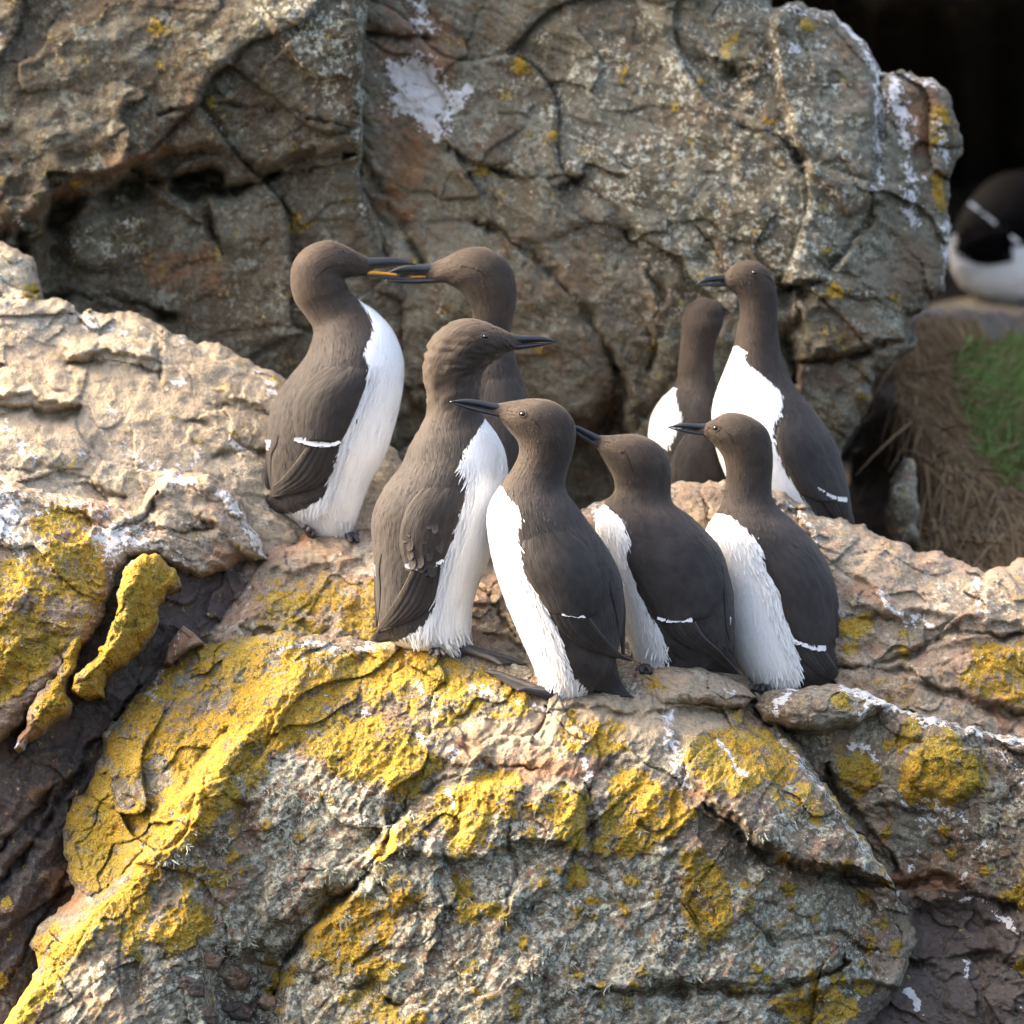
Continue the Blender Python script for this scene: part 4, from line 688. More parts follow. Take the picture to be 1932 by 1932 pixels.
def shell(name, pairs, surf, D, lift, edge, mat, parent, nu=18, nv=12, tone=0., white=0., smooth_it=3, tip=0.0):
    X, Y = pairs_grid(pairs, nu, nv); H, Wd = X.shape
    Z = smooth2(surf.sheet(np.column_stack([X.ravel(), Y.ravel()]), D).reshape(H, Wd), smooth_it)
    q = np.linspace(-1, 1, Wd)[None]; r = np.linspace(0, 1, H)[:, None]
    prof = (1 - np.abs(q) ** 2.6) * sm(r, 0, .4)
    top = Z - edge * sm(r, .0, .3) + 4 * (1 - sm(r, 0, .16)) - lift * prof - tip * r; bot = Z + 6 - tip * r
    V = np.vstack([np.column_stack([X.ravel(), Y.ravel(), top.ravel()]), np.column_stack([X.ravel(), Y.ravel(), bot.ravel()])])
    idx = np.arange(H * Wd).reshape(H, Wd); n = H * Wd; F = []
    f = np.stack([idx[:-1, :-1], idx[1:, :-1], idx[1:, 1:], idx[:-1, 1:]], -1).reshape(-1, 4); F += [f, f[:, ::-1] + n]
    ring = np.concatenate([idx[0, :], idx[1:, -1], idx[-1, ::-1][1:], idx[::-1, 0][1:-1]]); r2 = np.roll(ring, -1)
    F.append(np.stack([ring, r2, r2 + n, ring + n], 1)); F = np.concatenate(F)
    m = len(V); fc = np.column_stack([np.tile(np.repeat(np.arange(Wd)[None] * 9., H, 0).ravel(), 2), np.tile(np.repeat(np.arange(H)[:, None] * 9., Wd, 1).ravel(), 2), np.zeros(m)])
    o = mesh_obj(name, W(V), F, mat, parent, dict(fcoord=fc, white=np.full(m, 40. if white else -40.), shag=np.full(m, 10.), head=np.zeros(m), tone=np.full(m, tone)))
    return o, X, Y, top

def bill(tip, top, bot, D, dz_tip, mat, parent, open_tip=None, gape=None, hook=3., wid=.42, mouth=None, splitf=.62):
    tip, top, bot = (np.array(v, float) for v in (tip, top, bot)); mid = top + (bot - top) * splitf if gape is None else np.array(gape, float)
    ax = (tip - (top + bot) / 2); nrm = np.array([-ax[1], ax[0]]) / (np.hypot(*ax) + 1e-9)
    if nrm @ (top - bot) < 0: nrm = -nrm                    # towards the culmen
    hb = np.hypot(*(top - bot)); tip2 = tip if open_tip is None else np.array(open_tip, float)
    def mand(up):
        pr, hd, dz = [], [], []
        for s_ in np.linspace(-.10, 1, 12):
            e = max(s_, 0)
            if up:
                a = top + (tip - top) * s_ + nrm * hook * math.sin(math.pi * min(max(e, 0), 1) ** 1.4); b = mid + (tip - mid) * s_ - nrm * .4 * (1 - e) + nrm * hook * .25 * math.sin(math.pi * e)
                if s_ > .97: a = tip + nrm * .8; b = tip - nrm * 1.6
            else:
                a = mid + (tip2 - mid) * s_ - nrm * .5 + nrm * hook * .15 * math.sin(math.pi * e); b = bot + (tip2 - bot) * s_ - nrm * hook * .55 * math.sin(math.pi * min(e * .9, 1))
                if s_ > .97: a = tip2 + nrm * .4; b = tip2 - nrm * .8
            pr.append([*a, *b]); w_ = hb * wid * (1 - e) ** .8 * .62 + 1.0; l_ = max(np.hypot(*(np.array(a) - b)) / 2, .3); hd.append(w_ / l_); dz.append(dz_tip * e)
        lf = Loft(pr, hd, dz, 14, 2, D); V, F, _, _ = lf.closed(); return V, F
    V, F = mand(True); b_ = mesh_obj('bill', W(V), F, mat, parent)
    V, F = mand(False); mesh_obj('lower_mandible', W(V), F, mat, b_)
    if mouth is not None:
        lf = Loft([[*a, *b] for a, b in mouth], [.9] * len(mouth), [-1] * len(mouth), 10, 3, D); V, F, _, _ = lf.closed(); mesh_obj('mouth_lining', W(V), F, M['mouth'], b_)
    return b_

def foot(parent, D, ankle, toes, hf=None, lift=3):
    """three webbed toes; ankle and toe tips in picture units (x, y, depth offset)"""
    a = np.array([ankle[0], ankle[1], D + ankle[2]], float); V, F = [], []
    tips = [np.array([t[0], t[1], D + t[2]], float) for t in toes]
    def add(v, f):
        o = len(V); V.extend([list(x) for x in v]); F.extend([tuple(i + o for i in q) for q in f])
    chains = []
    for tp in tips:
        ch = [a + (tp - a) * s_ + np.array([0, -5 * math.sin(math.pi * s_) - 1, 0]) + np.array([0, -2.2 if k % 2 else 0, 0]) for k, s_ in enumerate((0, .25, .5, .75, .93, 1.0))]
        chains.append(ch); add(*tube(ch, [8, 7.6, 6.6, 5.6, 4.2, .8], 8))
    for c0, c1 in zip(chains[:-1], chains[1:]):
        v, f = [], []
        for k in range(5):
            m_ = (c0[k] + c1[k]) / 2 + np.array([0, 1.8, 0]) - (c0[k] - a) * (.10 if k == 4 else 0); v += [c0[k], m_, c1[k]]
        v2 = [p + np.array([0, 2.0, 0]) for p in v]
        f = [(3 * k + j, 3 * k + j + 1, 3 * k + j + 4, 3 * k + j + 3) for k in range(4) for j in (0, 1)]
        add(v, f); add(v2, [q[::-1] for q in f])
    add(*tube([a + np.array([0, -12, 8]), a + np.array([0, -6, 3]), a + np.array([0, 0, 0])], [8, 8, 7], 8))
    mesh_obj('foot', W(np.array(V)), F, M['foot'], parent)

def conv(ox, oy, k):
    return lambda p: (ox + p[0] * k, oy + p[1] * k)
C1 = conv(450.5, 394.2, .3206); C2 = conv(647.6, 563.1, .40804); C3 = conv(1041.7, 450.5, .46634)

def make_bird(label, cv, D, base, rings, nhead, face, delta, bound, near=None, bar=None, prim=None, far=None, farbar=None, tail=None, billspec=None, eye=None, eyeline=None, feet=(), hdb=.92,
              headdz=0., ruff=0., seed=0, eye_closed=False, mat='guillemot', group='guillemots on the rocks', name='guillemot', fringe=True, body_dz=None, coverts=0, fuzz=5200):
    rng = np.random.default_rng(seed); mt = M[mat]
    root = empty(name, base[0], base[1], D); tag(root, label, 'bird', group)
    pr = [[*cv((r[0], r[1])), *cv((r[2], r[3]))] for r in rings]; n = len(pr)
    hd = [hdb] * n; dz = [0.] * n
    for i in range(n):
        j = i - (n - nhead)
        if j >= 0: f = (j + 1) / nhead; hd[i] = .86 - .12 * f; dz[i] = headdz * f
        elif j >= -3: hd[i] = hdb + (.9 - hdb) * (j + 4) / 4
        if body_dz: dz[i] += body_dz[0] + (body_dz[1] - body_dz[0]) * i / n
    if billspec:        # feathering tapers onto the bill
        tp_, t0, b0 = (np.array(cv(billspec[k_])) for k_ in ('tip', 'top', 'bot'))
        for fr_, sh, hh in ((.05, .97, .60), (.17, .70, .42)):
            a_, c_ = t0 + (tp_ - t0) * fr_, b0 + (tp_ - b0) * fr_; m0 = (a_ + c_) / 2 + (a_ - c_) * (.0 if fr_ < .1 else .08); a_, c_ = m0 + (a_ - m0) * sh, m0 + (c_ - m0) * sh
            pr.append([*a_, *c_] if face > 0 and name != 'razorbill' or name == 'razorbill' else [*c_, *a_]); hd.append(hh); dz.append(dz[-1])
        hd[-3] = .66; hd[-4] = .74; nhead += 2
    lf = Loft(pr, hd, dz, 44, 4, D)
    # white underside: where the traced border meets each ring, mirrored about the direction the bird faces
    psi = face * (math.pi / 2 + delta); wdt = np.full(lf.T, -.4)
    if bound:
        B = [cv(p) for p in bound]; far_x = B[0][0] + face * 900
        poly = B + [(B[-1][0], B[-1][1] + 80), (far_x, B[-1][1] + 80), (far_x, B[0][1] - 4)]
        if name == 'razorbill': poly = B + [(B[-1][0] + 30, B[-1][1] + 600), (B[0][0] - 30, B[0][1] + 600)]
        fr = np.linspace(-1, 1, 121)
        for i in range(lf.T):
            ins = sdf_poly(lf.c[i, 0] + lf.h[i, 0] * fr, lf.c[i, 1] + lf.h[i, 1] * fr, poly) > 0
            if i > lf.T - nhead * 4: continue
            if ins.any():
                fb = fr[ins].max() if face < 0 else fr[ins].min()
                wdt[i] = abs(psi - math.asin(np.clip(fb, -1, 1)))
    V, F, ti, tt = lf.closed(); ii = np.clip(np.round(ti).astype(int), 0, lf.T - 1)
    dl = np.abs((tt - psi + np.pi) % (2 * np.pi) - np.pi); q = ti / lf.T
    vr = np.where(wdt > 0)[0]
    if len(vr):
        w2 = np.interp(np.arange(lf.T), vr, wdt[vr]); w2[vr[-1] + 1:] = -.4
        for _ in range(2): w2[1:-1] = np.where((w2[1:-1] > 0) & (w2[2:] > 0), (w2[:-2] + 2 * w2[1:-1] + w2[2:]) / 4, w2[1:-1])
        wdt = w2
    soft = 5 + 16 * sm(1 - q, .3, .75)
    white = np.clip((wdt[ii] - dl) * lf.hw[ii], -60, 60); shag = 2 * soft
    hs = lf.T - nhead * 4 - 8
    head = sm(ti, hs - 16, hs + 4)
    if ruff:
        amp = ruff * np.exp(-((q - .62) / .16) ** 2); bmp = fbm(ti / 1.6 + 3, tt * 1.4, seed, 2, True)
        V[:, 0] += np.sin(tt) * bmp * amp; V[:, 2] -= np.cos(tt) * bmp * amp
        crest = ruff * .8 * np.exp(-((q - .86) / .07) ** 2) * perlin(ti / 1.3, tt * .7, seed + 2); V[:, 1] -= crest; V[:, 0] -= crest * face
    fc = np.column_stack([tt * lf.hw[ii], lf.arc[ii], np.zeros(len(tt))])
    z = np.zeros(len(V))
    mesh_obj('body', W(V), F, mt, root, dict(white=white, shag=shag, head=head, fcoord=fc, tone=z))
    sf = Surf(V, F)
    FZ = []; PV, PF, PW, PT = [], [], [], []          # loose feathers, joined into one part
    def addl(v, f, wv, tv, per=8):
        o = sum(len(x) for x in PV); PV.append(v); PF.append(f + o); PW.append(np.repeat(wv, per)); PT.append(np.repeat(tv, per))
    # folded wings
    for key, prs, br, pm in (('near', near, bar, prim), ('far', far, farbar, None)):
        if not prs: continue
        pp = [(cv(a), cv(b)) for a, b in prs]
        o, X, Y, Z = shell('wing', pp, sf, D, 9 if key == 'near' else 3, 3.0, mt, root, 24, 14, -.14 if key == 'near' else -.25)
        if pm:
            p4 = [(np.array(cv(a)), np.array(cv(b))) for a, b in pm]; fv, ff, tn = [], [], []
            nf = 6
            for k in range(nf):
                lo, hi = k / nf, min(1, (k + 1.5) / nf); seg = [(tuple(a + (b - a) * lo), tuple(a + (b - a) * hi)) for a, b in p4]
                Xk, Yk = pairs_grid(seg, 16, 5); Zk = smooth2(sf.sheet(np.column_stack([Xk.ravel(), Yk.ravel()]), D).reshape(Xk.shape), 4)
                r_ = np.linspace(0, 1, Xk.shape[0])[:, None]; q_ = np.linspace(-1, 1, 5)[None]
                lft = 3.0 + 1.7 * ((nf - k) if face > 0 else (k + 1)) + 2.6 * (1 - q_ ** 2)
                v = np.column_stack([Xk.ravel(), Yk.ravel(), (Zk - lft - 2 * r_).ravel()]); idx = np.arange(Xk.size).reshape(Xk.shape) + sum(len(x) for x in fv)
                fv.append(v); ff.append(np.stack([idx[:-1, :-1], idx[1:, :-1], idx[1:, 1:], idx[:-1, 1:]], -1).reshape(-1, 4))
                tn.append(np.full(len(v), -.34 + .09 * (k % 3)) + (np.abs(np.tile(np.linspace(-1, 1, 5), Xk.shape[0])) > .9) * .30)
            ed = crom([tuple(a if face > 0 else b) for a, b in p4], 6); ze = smooth2(sf.sheet(ed, D).reshape(-1, 1), 4).ravel() - 3.0 - 1.7 * nf; n_e = len(ed)
            vt, ft = tube([(x_, y_, z_) for (x_, y_), z_ in zip(ed, ze)], [1.1 - .6 * i / n_e for i in range(n_e)], 6); m_ = len(vt)
            v = np.vstack(fv); m2_ = len(vt); mesh_obj('feather_edge', W(np.array(vt)), ft, mt, o, dict(white=np.full(m2_, -40.), shag=np.full(m2_, 10.), head=np.ones(m2_), tone=np.full(m2_, 2.2), fcoord=np.zeros((m2_, 3))))
            m_ = len(v)
            mesh_obj('primary_feathers', W(v), np.concatenate(ff), mt, o, dict(white=np.full(m_, -40.), shag=np.full(m_, 10.), head=np.zeros(m_), tone=np.concatenate(tn), fcoord=np.column_stack([v[:, 0], v[:, 1], np.zeros(m_)])))
        if br:
            X2, Y2 = pairs_grid([(cv(a), cv(b)) for a, b in br], 16, 2); nb_ = 13 if key == 'near' else 5; k_ = np.linspace(.3, len(X2) - 1.3, nb_); i0 = k_.astype(int)
            tx, ty, bx_, by_ = X2[i0, 0], Y2[i0, 0], X2[i0, 1], Y2[i0, 1]; Z2 = sf.sheet(np.column_stack([(tx + bx_) / 2, (ty + by_) / 2]), D) - (13.5 if key == 'near' else 4)
            bp = np.column_stack([tx, ty - 2, Z2 + 2]); dv_ = np.column_stack([bx_ - tx, by_ - ty, np.zeros(nb_)]) + np.column_stack([rng.normal(0, .8, nb_) - face * 1.5, np.full(nb_, 1.5), np.zeros(nb_)]); l_ = np.hypot(bx_ - tx, by_ - ty) * .62 + rng.uniform(.8, 2.6, nb_)
            sp_ = np.hypot(np.gradient(tx), np.gradient(ty)); v, f = leaves(bp, dv_, np.tile([0, -.15, -1.], (nb_, 1)), l_, sp_ * 1.35 + 1, rng.uniform(.3, 1.4, nb_), .5)
            m_ = len(v); mesh_obj('wing_bar', W(v), f, mt, o, dict(white=np.full(m_, 40.), shag=np.full(m_, 10.), head=np.zeros(m_), tone=np.zeros(m_), fcoord=np.column_stack([v[:, 0] * 2, v[:, 1], np.zeros(m_)])))
        # covert feathers lying over the wing
        if key == 'near' and coverts:
            H, Wd = X.shape; cnt = coverts
            a = np.sqrt(rng.uniform(.02, .9, cnt)) * (H - 3); b = rng.uniform(.04, .96, cnt) * (Wd - 2); ai, bi = a.astype(int), b.astype(int)
            f0, f1 = (a - ai)[:, None], (b - bi)[:, None]; G = np.stack([X, Y, Z], -1)
            p = (G[ai, bi] * (1 - f0) + G[ai + 1, bi] * f0) * (1 - f1) + (G[ai, bi + 1] * (1 - f0) + G[ai + 1, bi + 1] * f0) * f1
            du = G[np.minimum(ai + 2, H - 1), bi] - G[ai, bi]; dv = G[ai, bi + 1] - G[ai, np.maximum(bi - 1, 0)]
            nr = np.cross(du, dv); nr *= np.where(nr[:, 2:] > 0, -1, 1)
            du = du + np.array([0, 1., 0]) * np.linalg.norm(du, axis=1)[:, None] * .6 + rng.normal(0, .16, (cnt, 3)) * np.linalg.norm(du, axis=1)[:, None]
            rr = a / H; ln = rng.uniform(22, 34, cnt) * (.65 + .5 * rr); wd = ln * rng.uniform(.5, .68, cnt)
            order = np.argsort(-a); v, f = leaves(p[order], du[order], nr[order], ln[order], wd[order], rng.uniform(1.0, 2.4, cnt), .4)
            addl(v, f, np.zeros(cnt), rng.normal(-.05, .10, cnt))
    # body feathers on the back and breast edge
    def on_body(tq, th): return lf.pos(tq, th)
    if fuzz:
        cnt = fuzz; tq = rng.uniform(.02, .97, cnt) * lf.T; th = rng.uniform(-1.9, 1.9, cnt); i_ = np.clip(np.round(tq).astype(int), 0, lf.T - 1)
        p = on_body(tq, th); dn = on_body(np.maximum(tq - .5, 0), th) - on_body(np.maximum(tq - .5, 0) + .5, th); dn /= np.linalg.norm(dn, axis=1)[:, None] + 1e-6
        hx = lf.h[i_]; nr = np.column_stack([hx[:, 0] * np.sin(th), hx[:, 1] * np.sin(th), -lf.hw[i_] * np.cos(th)]); nr /= np.linalg.norm(nr, axis=1)[:, None] + 1e-6
        dn += rng.normal(0, .12, (cnt, 3)); dd_ = np.abs((th - psi + np.pi) % (2 * np.pi) - np.pi); isw = (dd_ < wdt[i_] + rng.normal(0, .05, cnt)).astype(float); hf_ = sm(tq, hs - 16, hs + 4)
        ok = (tq < lf.T - 11); 
        v, f = leaves(p[ok] - nr[ok] * .5, dn[ok], nr[ok], (rng.uniform(8, 15, cnt) * (1 - .45 * hf_))[ok], (rng.uniform(1.3, 2.6, cnt) * (1 - .3 * hf_))[ok], rng.uniform(.3, .95, cnt)[ok], .3)
        addl(v, f, isw[ok], (rng.normal(0, .17, cnt) + .22 * perlin(tq / 3.2, th * 2.6, seed + 5))[ok]); FZ.append((sum(len(x) for x in PV[:-1]), np.repeat(hf_[ok], 8)))
    # shaggy white fringe along the flank, and under the belly
    if bound and fringe:
        cnt = 620; tq = rng.uniform(.05, .34, cnt) * lf.T; i_ = np.clip(np.round(tq).astype(int), 0, lf.T - 1); ok = wdt[i_] > 0; tq, i_ = tq[ok], i_[ok]; cnt = len(tq)
        thb = psi - face * wdt[i_]; ins = rng.uniform(-1, 24, cnt) / lf.hw[i_]; th = thb + face * ins
        p = on_body(tq, th); dn = on_body(tq - .6, th) - p; out = on_body(tq, th - face * .06) - p
        nr = np.column_stack([np.sin(th), np.zeros(cnt), -np.cos(th)])
        dn = dn / np.linalg.norm(dn, axis=1)[:, None] + out / (np.linalg.norm(out, axis=1)[:, None] + 1e-9) * rng.uniform(.0, .5, cnt)[:, None] + rng.normal(0, .07, (cnt, 3))
        lo = 1 + .7 * (1 - tq / (lf.T * .5))
        v, f = leaves(p, dn, nr, rng.uniform(12, 24, cnt) * lo, rng.uniform(1.3, 2.8, cnt), rng.uniform(.8, 5.5, cnt) * (.4 + .6 * lo / 1.7)); addl(v, f, np.ones(cnt), rng.normal(0, .05, cnt))
        cnt = 380; th = rng.uniform(-np.pi, np.pi, cnt); dd_ = np.abs((th - psi + np.pi) % (2 * np.pi) - np.pi); th = th[dd_ < 1.9]; cnt = len(th); tq = rng.uniform(0, 5, cnt)
        p = on_body(tq, th); nr = np.column_stack([np.sin(th), np.zeros(cnt), -np.cos(th)]); dn = on_body(np.maximum(tq - .8, 0), th) - on_body(np.maximum(tq - .8, 0) + .8, th); dn = dn / np.linalg.norm(dn, axis=1)[:, None] + rng.normal(0, .16, (cnt, 3)) + nr * .12
        v, f = leaves(p, dn, nr, rng.uniform(14, 30, cnt), rng.uniform(2, 4, cnt), rng.uniform(1, 4, cnt)); addl(v, f, np.ones(cnt), rng.normal(0, .05, cnt))
        cnt = 260; th = psi + rng.uniform(-1, 1, cnt) * 1.5; tq = rng.uniform(.04, .36, cnt) * lf.T; i_ = np.round(tq).astype(int); dd_ = np.abs(th - psi); ok = dd_ < wdt[i_] - .1; th, tq = th[ok], tq[ok]; cnt = len(th)
        p = on_body(tq, th); nr = np.column_stack([np.sin(th), np.zeros(cnt), -np.cos(th)]); dn = on_body(tq - .6, th) - p; dn = dn / np.linalg.norm(dn, axis=1)[:, None] + rng.normal(0, .10, (cnt, 3))
        v, f = leaves(p, dn, nr, rng.uniform(16, 32, cnt), rng.uniform(2, 4, cnt), rng.uniform(.2, 1.0, cnt)); addl(v, f, np.ones(cnt), rng.normal(0, .04, cnt))
    if PV:
        v = np.vstack(PV); m_ = len(v); hv = np.zeros(m_)
        for st_, ar_ in FZ: hv[st_:st_ + len(ar_)] = ar_
        o = mesh_obj('loose_feathers', W(v), np.concatenate(PF), mt, root, dict(white=np.concatenate(PW) * 80 - 40, shag=np.full(m_, 10.), tone=np.concatenate(PT), head=hv, fcoord=np.column_stack([v[:, 0] * 1.3, v[:, 1], np.zeros(m_)])))
        o['kind'] = 'stuff'
    if tail: shell('tail', [(cv(a), cv(b)) for a, b in tail], sf, D, 5, 1, mt, root, 14, 9, -.25, 0, 6)
    if billspec:
        bs = dict(billspec); hdz = headdz + (body_dz[1] if body_dz else 0)
        for k_ in ('tip', 'top', 'bot', 'open_tip', 'gape'):
            if k_ in bs: bs[k_] = cv(bs[k_])
        if 'mouth' in bs: bs['mouth'] = [(cv(a), cv(b)) for a, b in bs['mouth']]
        bill(D=D + hdz, dz_tip=bs.pop('dzt', 0), mat=M['bill'], parent=root, **bs)
    if eye:
        ex, ey = cv(eye); zz = sf.front(ex, ey)
        if zz is not None:
            r = 3.2 if eye_closed else 4.9; V_, F_ = [], []
            for a in range(9):
                for b in range(14):
                    ph, te = math.pi * a / 8, 2 * math.pi * b / 14
                    V_.append([ex + r * 1.1 * math.sin(ph) * math.cos(te), ey + r * (.35 if eye_closed else 1) * math.sin(ph) * math.sin(te), zz + r * .35 - r * math.cos(ph)])
            F_ = [(a * 14 + b, a * 14 + (b + 1) % 14, (a + 1) * 14 + (b + 1) % 14, (a + 1) * 14 + b) for a in range(8) for b in range(14)]
            e_ = mesh_obj('eye', W(np.array(V_)), F_, M['eye'], root)
            rr = [(ex + (r * 1.35) * math.cos(a_) * 1.08, ey + (r * (.6 if eye_closed else 1.3)) * math.sin(a_)) for a_ in np.linspace(0, 2 * math.pi, 17)]
            zr = sf.sheet(rr, zz); vt, ft = tube([(x_, y_, z_ - .1) for (x_, y_), z_ in zip(rr, zr)], [1.25] * 17, 6); mesh_obj('eyelid', W(np.array(vt)), ft, mt, e_, dict(white=np.full(len(vt), -40.), shag=np.full(len(vt), 10.), tone=np.full(len(vt), .15), head=np.ones(len(vt)), fcoord=np.zeros((len(vt), 3))))
    if eyeline:
        ln_ = crom([cv(p_) for p_ in eyeline], 6); zr = smooth2(sf.sheet(ln_, D).reshape(-1, 1), 2).ravel(); k_ = len(ln_)
        vt, ft = tube([(x_, y_, z_ + .25) for (x_, y_), z_ in zip(ln_, zr)], [.3 + 1.0 * math.sin(math.pi * i / (k_ - 1)) for i in range(k_)], 6); mesh_obj('eye_line', W(np.array(vt)), ft, M['crease'], root)
    for an, ts in feet: foot(root, D, (*cv(an[:2]), an[2]), [(*cv(t_[:2]), t_[2]) for t_ in ts])
    return root

da = depth_at
D4 = da(hf_front, 1060, 1316) + 26; D3 = da(hf_front, 830, 1238) + 34; D1 = da(hf_mid, 610, 1012) + 30
D5 = D4 + 150; D6 = D4 + 275; D2 = D1 + 40; D8 = 580.; D7 = 720.

# 1: left, back turned, bill open
make_bird('leftmost guillemot facing right with open bill showing orange gape', C1, D1, C1((550, 1930)),
    [(440, 1935, 650, 1930), (330, 1840, 688, 1855), (215, 1745, 725, 1745), (182, 1600, 780, 1600), (168, 1430, 860, 1460), (165, 1300, 915, 1290), (190, 1170, 955, 1130), (245, 1060, 975, 960), (310, 970, 960, 840), (385, 880, 905, 710), (425, 790, 810, 605), (437, 705, 720, 545),
     (392, 630, 655, 490), (328, 540, 640, 452), (302, 420, 628, 425), (322, 310, 625, 412), (400, 222, 640, 405), (520, 183, 665, 400), (610, 207, 690, 398), (690, 250, 715, 396), (745, 279, 740, 394)], 6, 1, R(32),
    [(690, 520), (790, 660), (780, 740), (722, 830), (765, 900), (760, 1000), (730, 1090), (700, 1180), (655, 1280), (600, 1370), (562, 1490), (560, 1560), (530, 1660), (400, 1780), (290, 1800), (150, 1800)],
    near=[((590, 890), (735, 905)), ((450, 975), (758, 990)), ((350, 1080), (728, 1090)), ((318, 1180), (690, 1190)), ((322, 1280), (640, 1300)), ((345, 1365), (600, 1372))],
    bar=[((333, 1352), (340, 1372)), ((400, 1352), (400, 1412)), ((470, 1372), (470, 1420)), ((540, 1382), (545, 1408)), ((600, 1368), (602, 1378))],
    prim=[((400, 1405), (595, 1385)), ((330, 1500), (572, 1490)), ((255, 1590), (530, 1580)), ((195, 1640), (400, 1660)), ((180, 1690), (215, 1695))],
    far=[((162, 1250), (250, 1230)), ((160, 1350), (230, 1370)), ((160, 1440), (192, 1450)), ((148, 1570), (190, 1560)), ((163, 1660), (190, 1660)), ((178, 1697), (184, 1697))],
    farbar=[((160, 1362), (166, 1370)), ((160, 1390), (225, 1365)), ((162, 1425), (190, 1400))], tail=[((215, 1640), (540, 1640)), ((170, 1700), (500, 1710)), ((120, 1745), (380, 1780)), ((105, 1755), (200, 1795))],
    billspec=dict(tip=(1042, 326), top=(745, 281), bot=(735, 397), open_tip=(1040, 413), gape=(640, 381), hook=7, splitf=.7, mouth=[((636, 380), (640, 386)), ((720, 357), (700, 388)), ((860, 371), (860, 390)), ((930, 380), (930, 396))]),
    eye=(603, 323), eye_closed=True, eyeline=[(575, 328), (510, 352), (450, 405)], feet=[((430, 1925, -30), [(380, 1880, -60), (410, 1900, -80), (440, 1925, -80)]), ((640, 1935, -10), [(720, 1950, -20), (705, 1965, -60), (660, 1965, -70)])], seed=1, hdb=.9)

# 2: behind, facing left, bill locked with the first
make_bird('rear guillemot facing left whose bill touches the leftmost guillemot\'s bill', C1, D2, C1((1500, 1950)),
    [(1330, 1960, 1660, 1960), (1260, 1800, 1760, 1800), (1235, 1600, 1800, 1600), (1255, 1400, 1790, 1400), (1290, 1250, 1755, 1250), (1330, 1090, 1702, 1090), (1365, 960, 1662, 975), (1385, 850, 1628, 862), (1376, 740, 1603, 745), (1376, 650, 1612, 655), (1362, 570, 1632, 560),
     (1320, 505, 1636, 470), (1270, 462, 1612, 365), (1235, 445, 1562, 290), (1215, 436, 1480, 236), (1195, 432, 1395, 222), (1170, 430, 1300, 242), (1140, 427, 1210, 287)], 6, -1, R(55), [(1300, 700), (1290, 900), (1270, 1300), (1250, 1700)],
    near=[((1480, 960), (1600, 960)), ((1440, 1100), (1690, 1100)), ((1420, 1300), (1740, 1300)), ((1420, 1500), (1770, 1500)), ((1500, 1700), (1760, 1700))],
    billspec=dict(tip=(865, 380), top=(1140, 318), bot=(1150, 435), open_tip=(862, 421), gape=(1240, 402), hook=8, splitf=.7, mouth=[((1235, 400), (1235, 404)), ((1100, 394), (1100, 402)), ((1010, 397), (1010, 403))]),
    eye=(1315, 335), eye_closed=True, eyeline=[(1345, 340), (1410, 362), (1460, 405)], feet=[((1420, 1965, -40), [(1380, 1970, -80), (1400, 1975, -90), (1430, 1975, -90)])], seed=2, hdb=.9, fringe=False)

# 3: ruffled neck, facing right
make_bird('guillemot facing right with ruffled neck feathers and bill closed', C2, D3, C2((480, 1630)),
    [(330, 1632, 580, 1625), (215, 1585, 592, 1562), (165, 1500, 597, 1440), (150, 1350, 625, 1330), (140, 1200, 675, 1210), (128, 1050, 722, 1050), (150, 950, 750, 900), (205, 850, 760, 790), (268, 770, 745, 700), (302, 690, 705, 622), (335, 630, 650, 548), (385, 545, 630, 470),
     (393, 470, 626, 400), (383, 385, 636, 338), (380, 312, 655, 318), (394, 240, 690, 290), (422, 178, 722, 270), (482, 120, 745, 255), (560, 92, 768, 245), (640, 100, 786, 240), (712, 130, 797, 238), (775, 160, 803, 238)], 7, 1, R(28),
    [(648, 548), (600, 640), (545, 715), (550, 780), (577, 830), (580, 900), (540, 970), (530, 1050), (500, 1130), (475, 1200), (450, 1270), (432, 1380), (420, 1450), (330, 1560), (200, 1600)],
    near=[((420, 830), (558, 850)), ((318, 930), (560, 930)), ((272, 1030), (527, 1040)), ((260, 1130), (497, 1130)), ((275, 1210), (470, 1200)), ((300, 1245), (455, 1225))],
    bar=[((288, 1232), (294, 1246)), ((330, 1232), (330, 1270)), ((380, 1248), (378, 1266)), ((430, 1228), (430, 1244)), ((466, 1208), (467, 1214))],
    prim=[((315, 1262), (452, 1245)), ((270, 1350), (436, 1340)), ((215, 1440), (412, 1410)), ((168, 1510), (330, 1480)), ((152, 1545), (200, 1530))],
    far=[((150, 1140), (190, 1140)), ((142, 1240), (168, 1240)), ((142, 1350), (172, 1350)), ((147, 1450), (167, 1440)), ((148, 1525), (160, 1515))], farbar=[((141, 1240), (160, 1238)), ((145, 1285), (158, 1280))],
    tail=[((175, 1500), (410, 1480)), ((140, 1550), (350, 1540)), ((125, 1575), (240, 1580)), ((120, 1585), (170, 1592))],
    billspec=dict(tip=(990, 200), top=(795, 166), bot=(800, 239), hook=5), eye=(656, 177), eyeline=[(610, 180), (565, 222), (530, 270)],
    feet=[((530, 1625, -30), [(760, 1675, -60), (850, 1700, -70), (740, 1700, -110)]), ((430, 1640, -40), [(400, 1650, -70), (440, 1655, -90), (470, 1655, -90)])], ruff=5.5, seed=3, coverts=34)

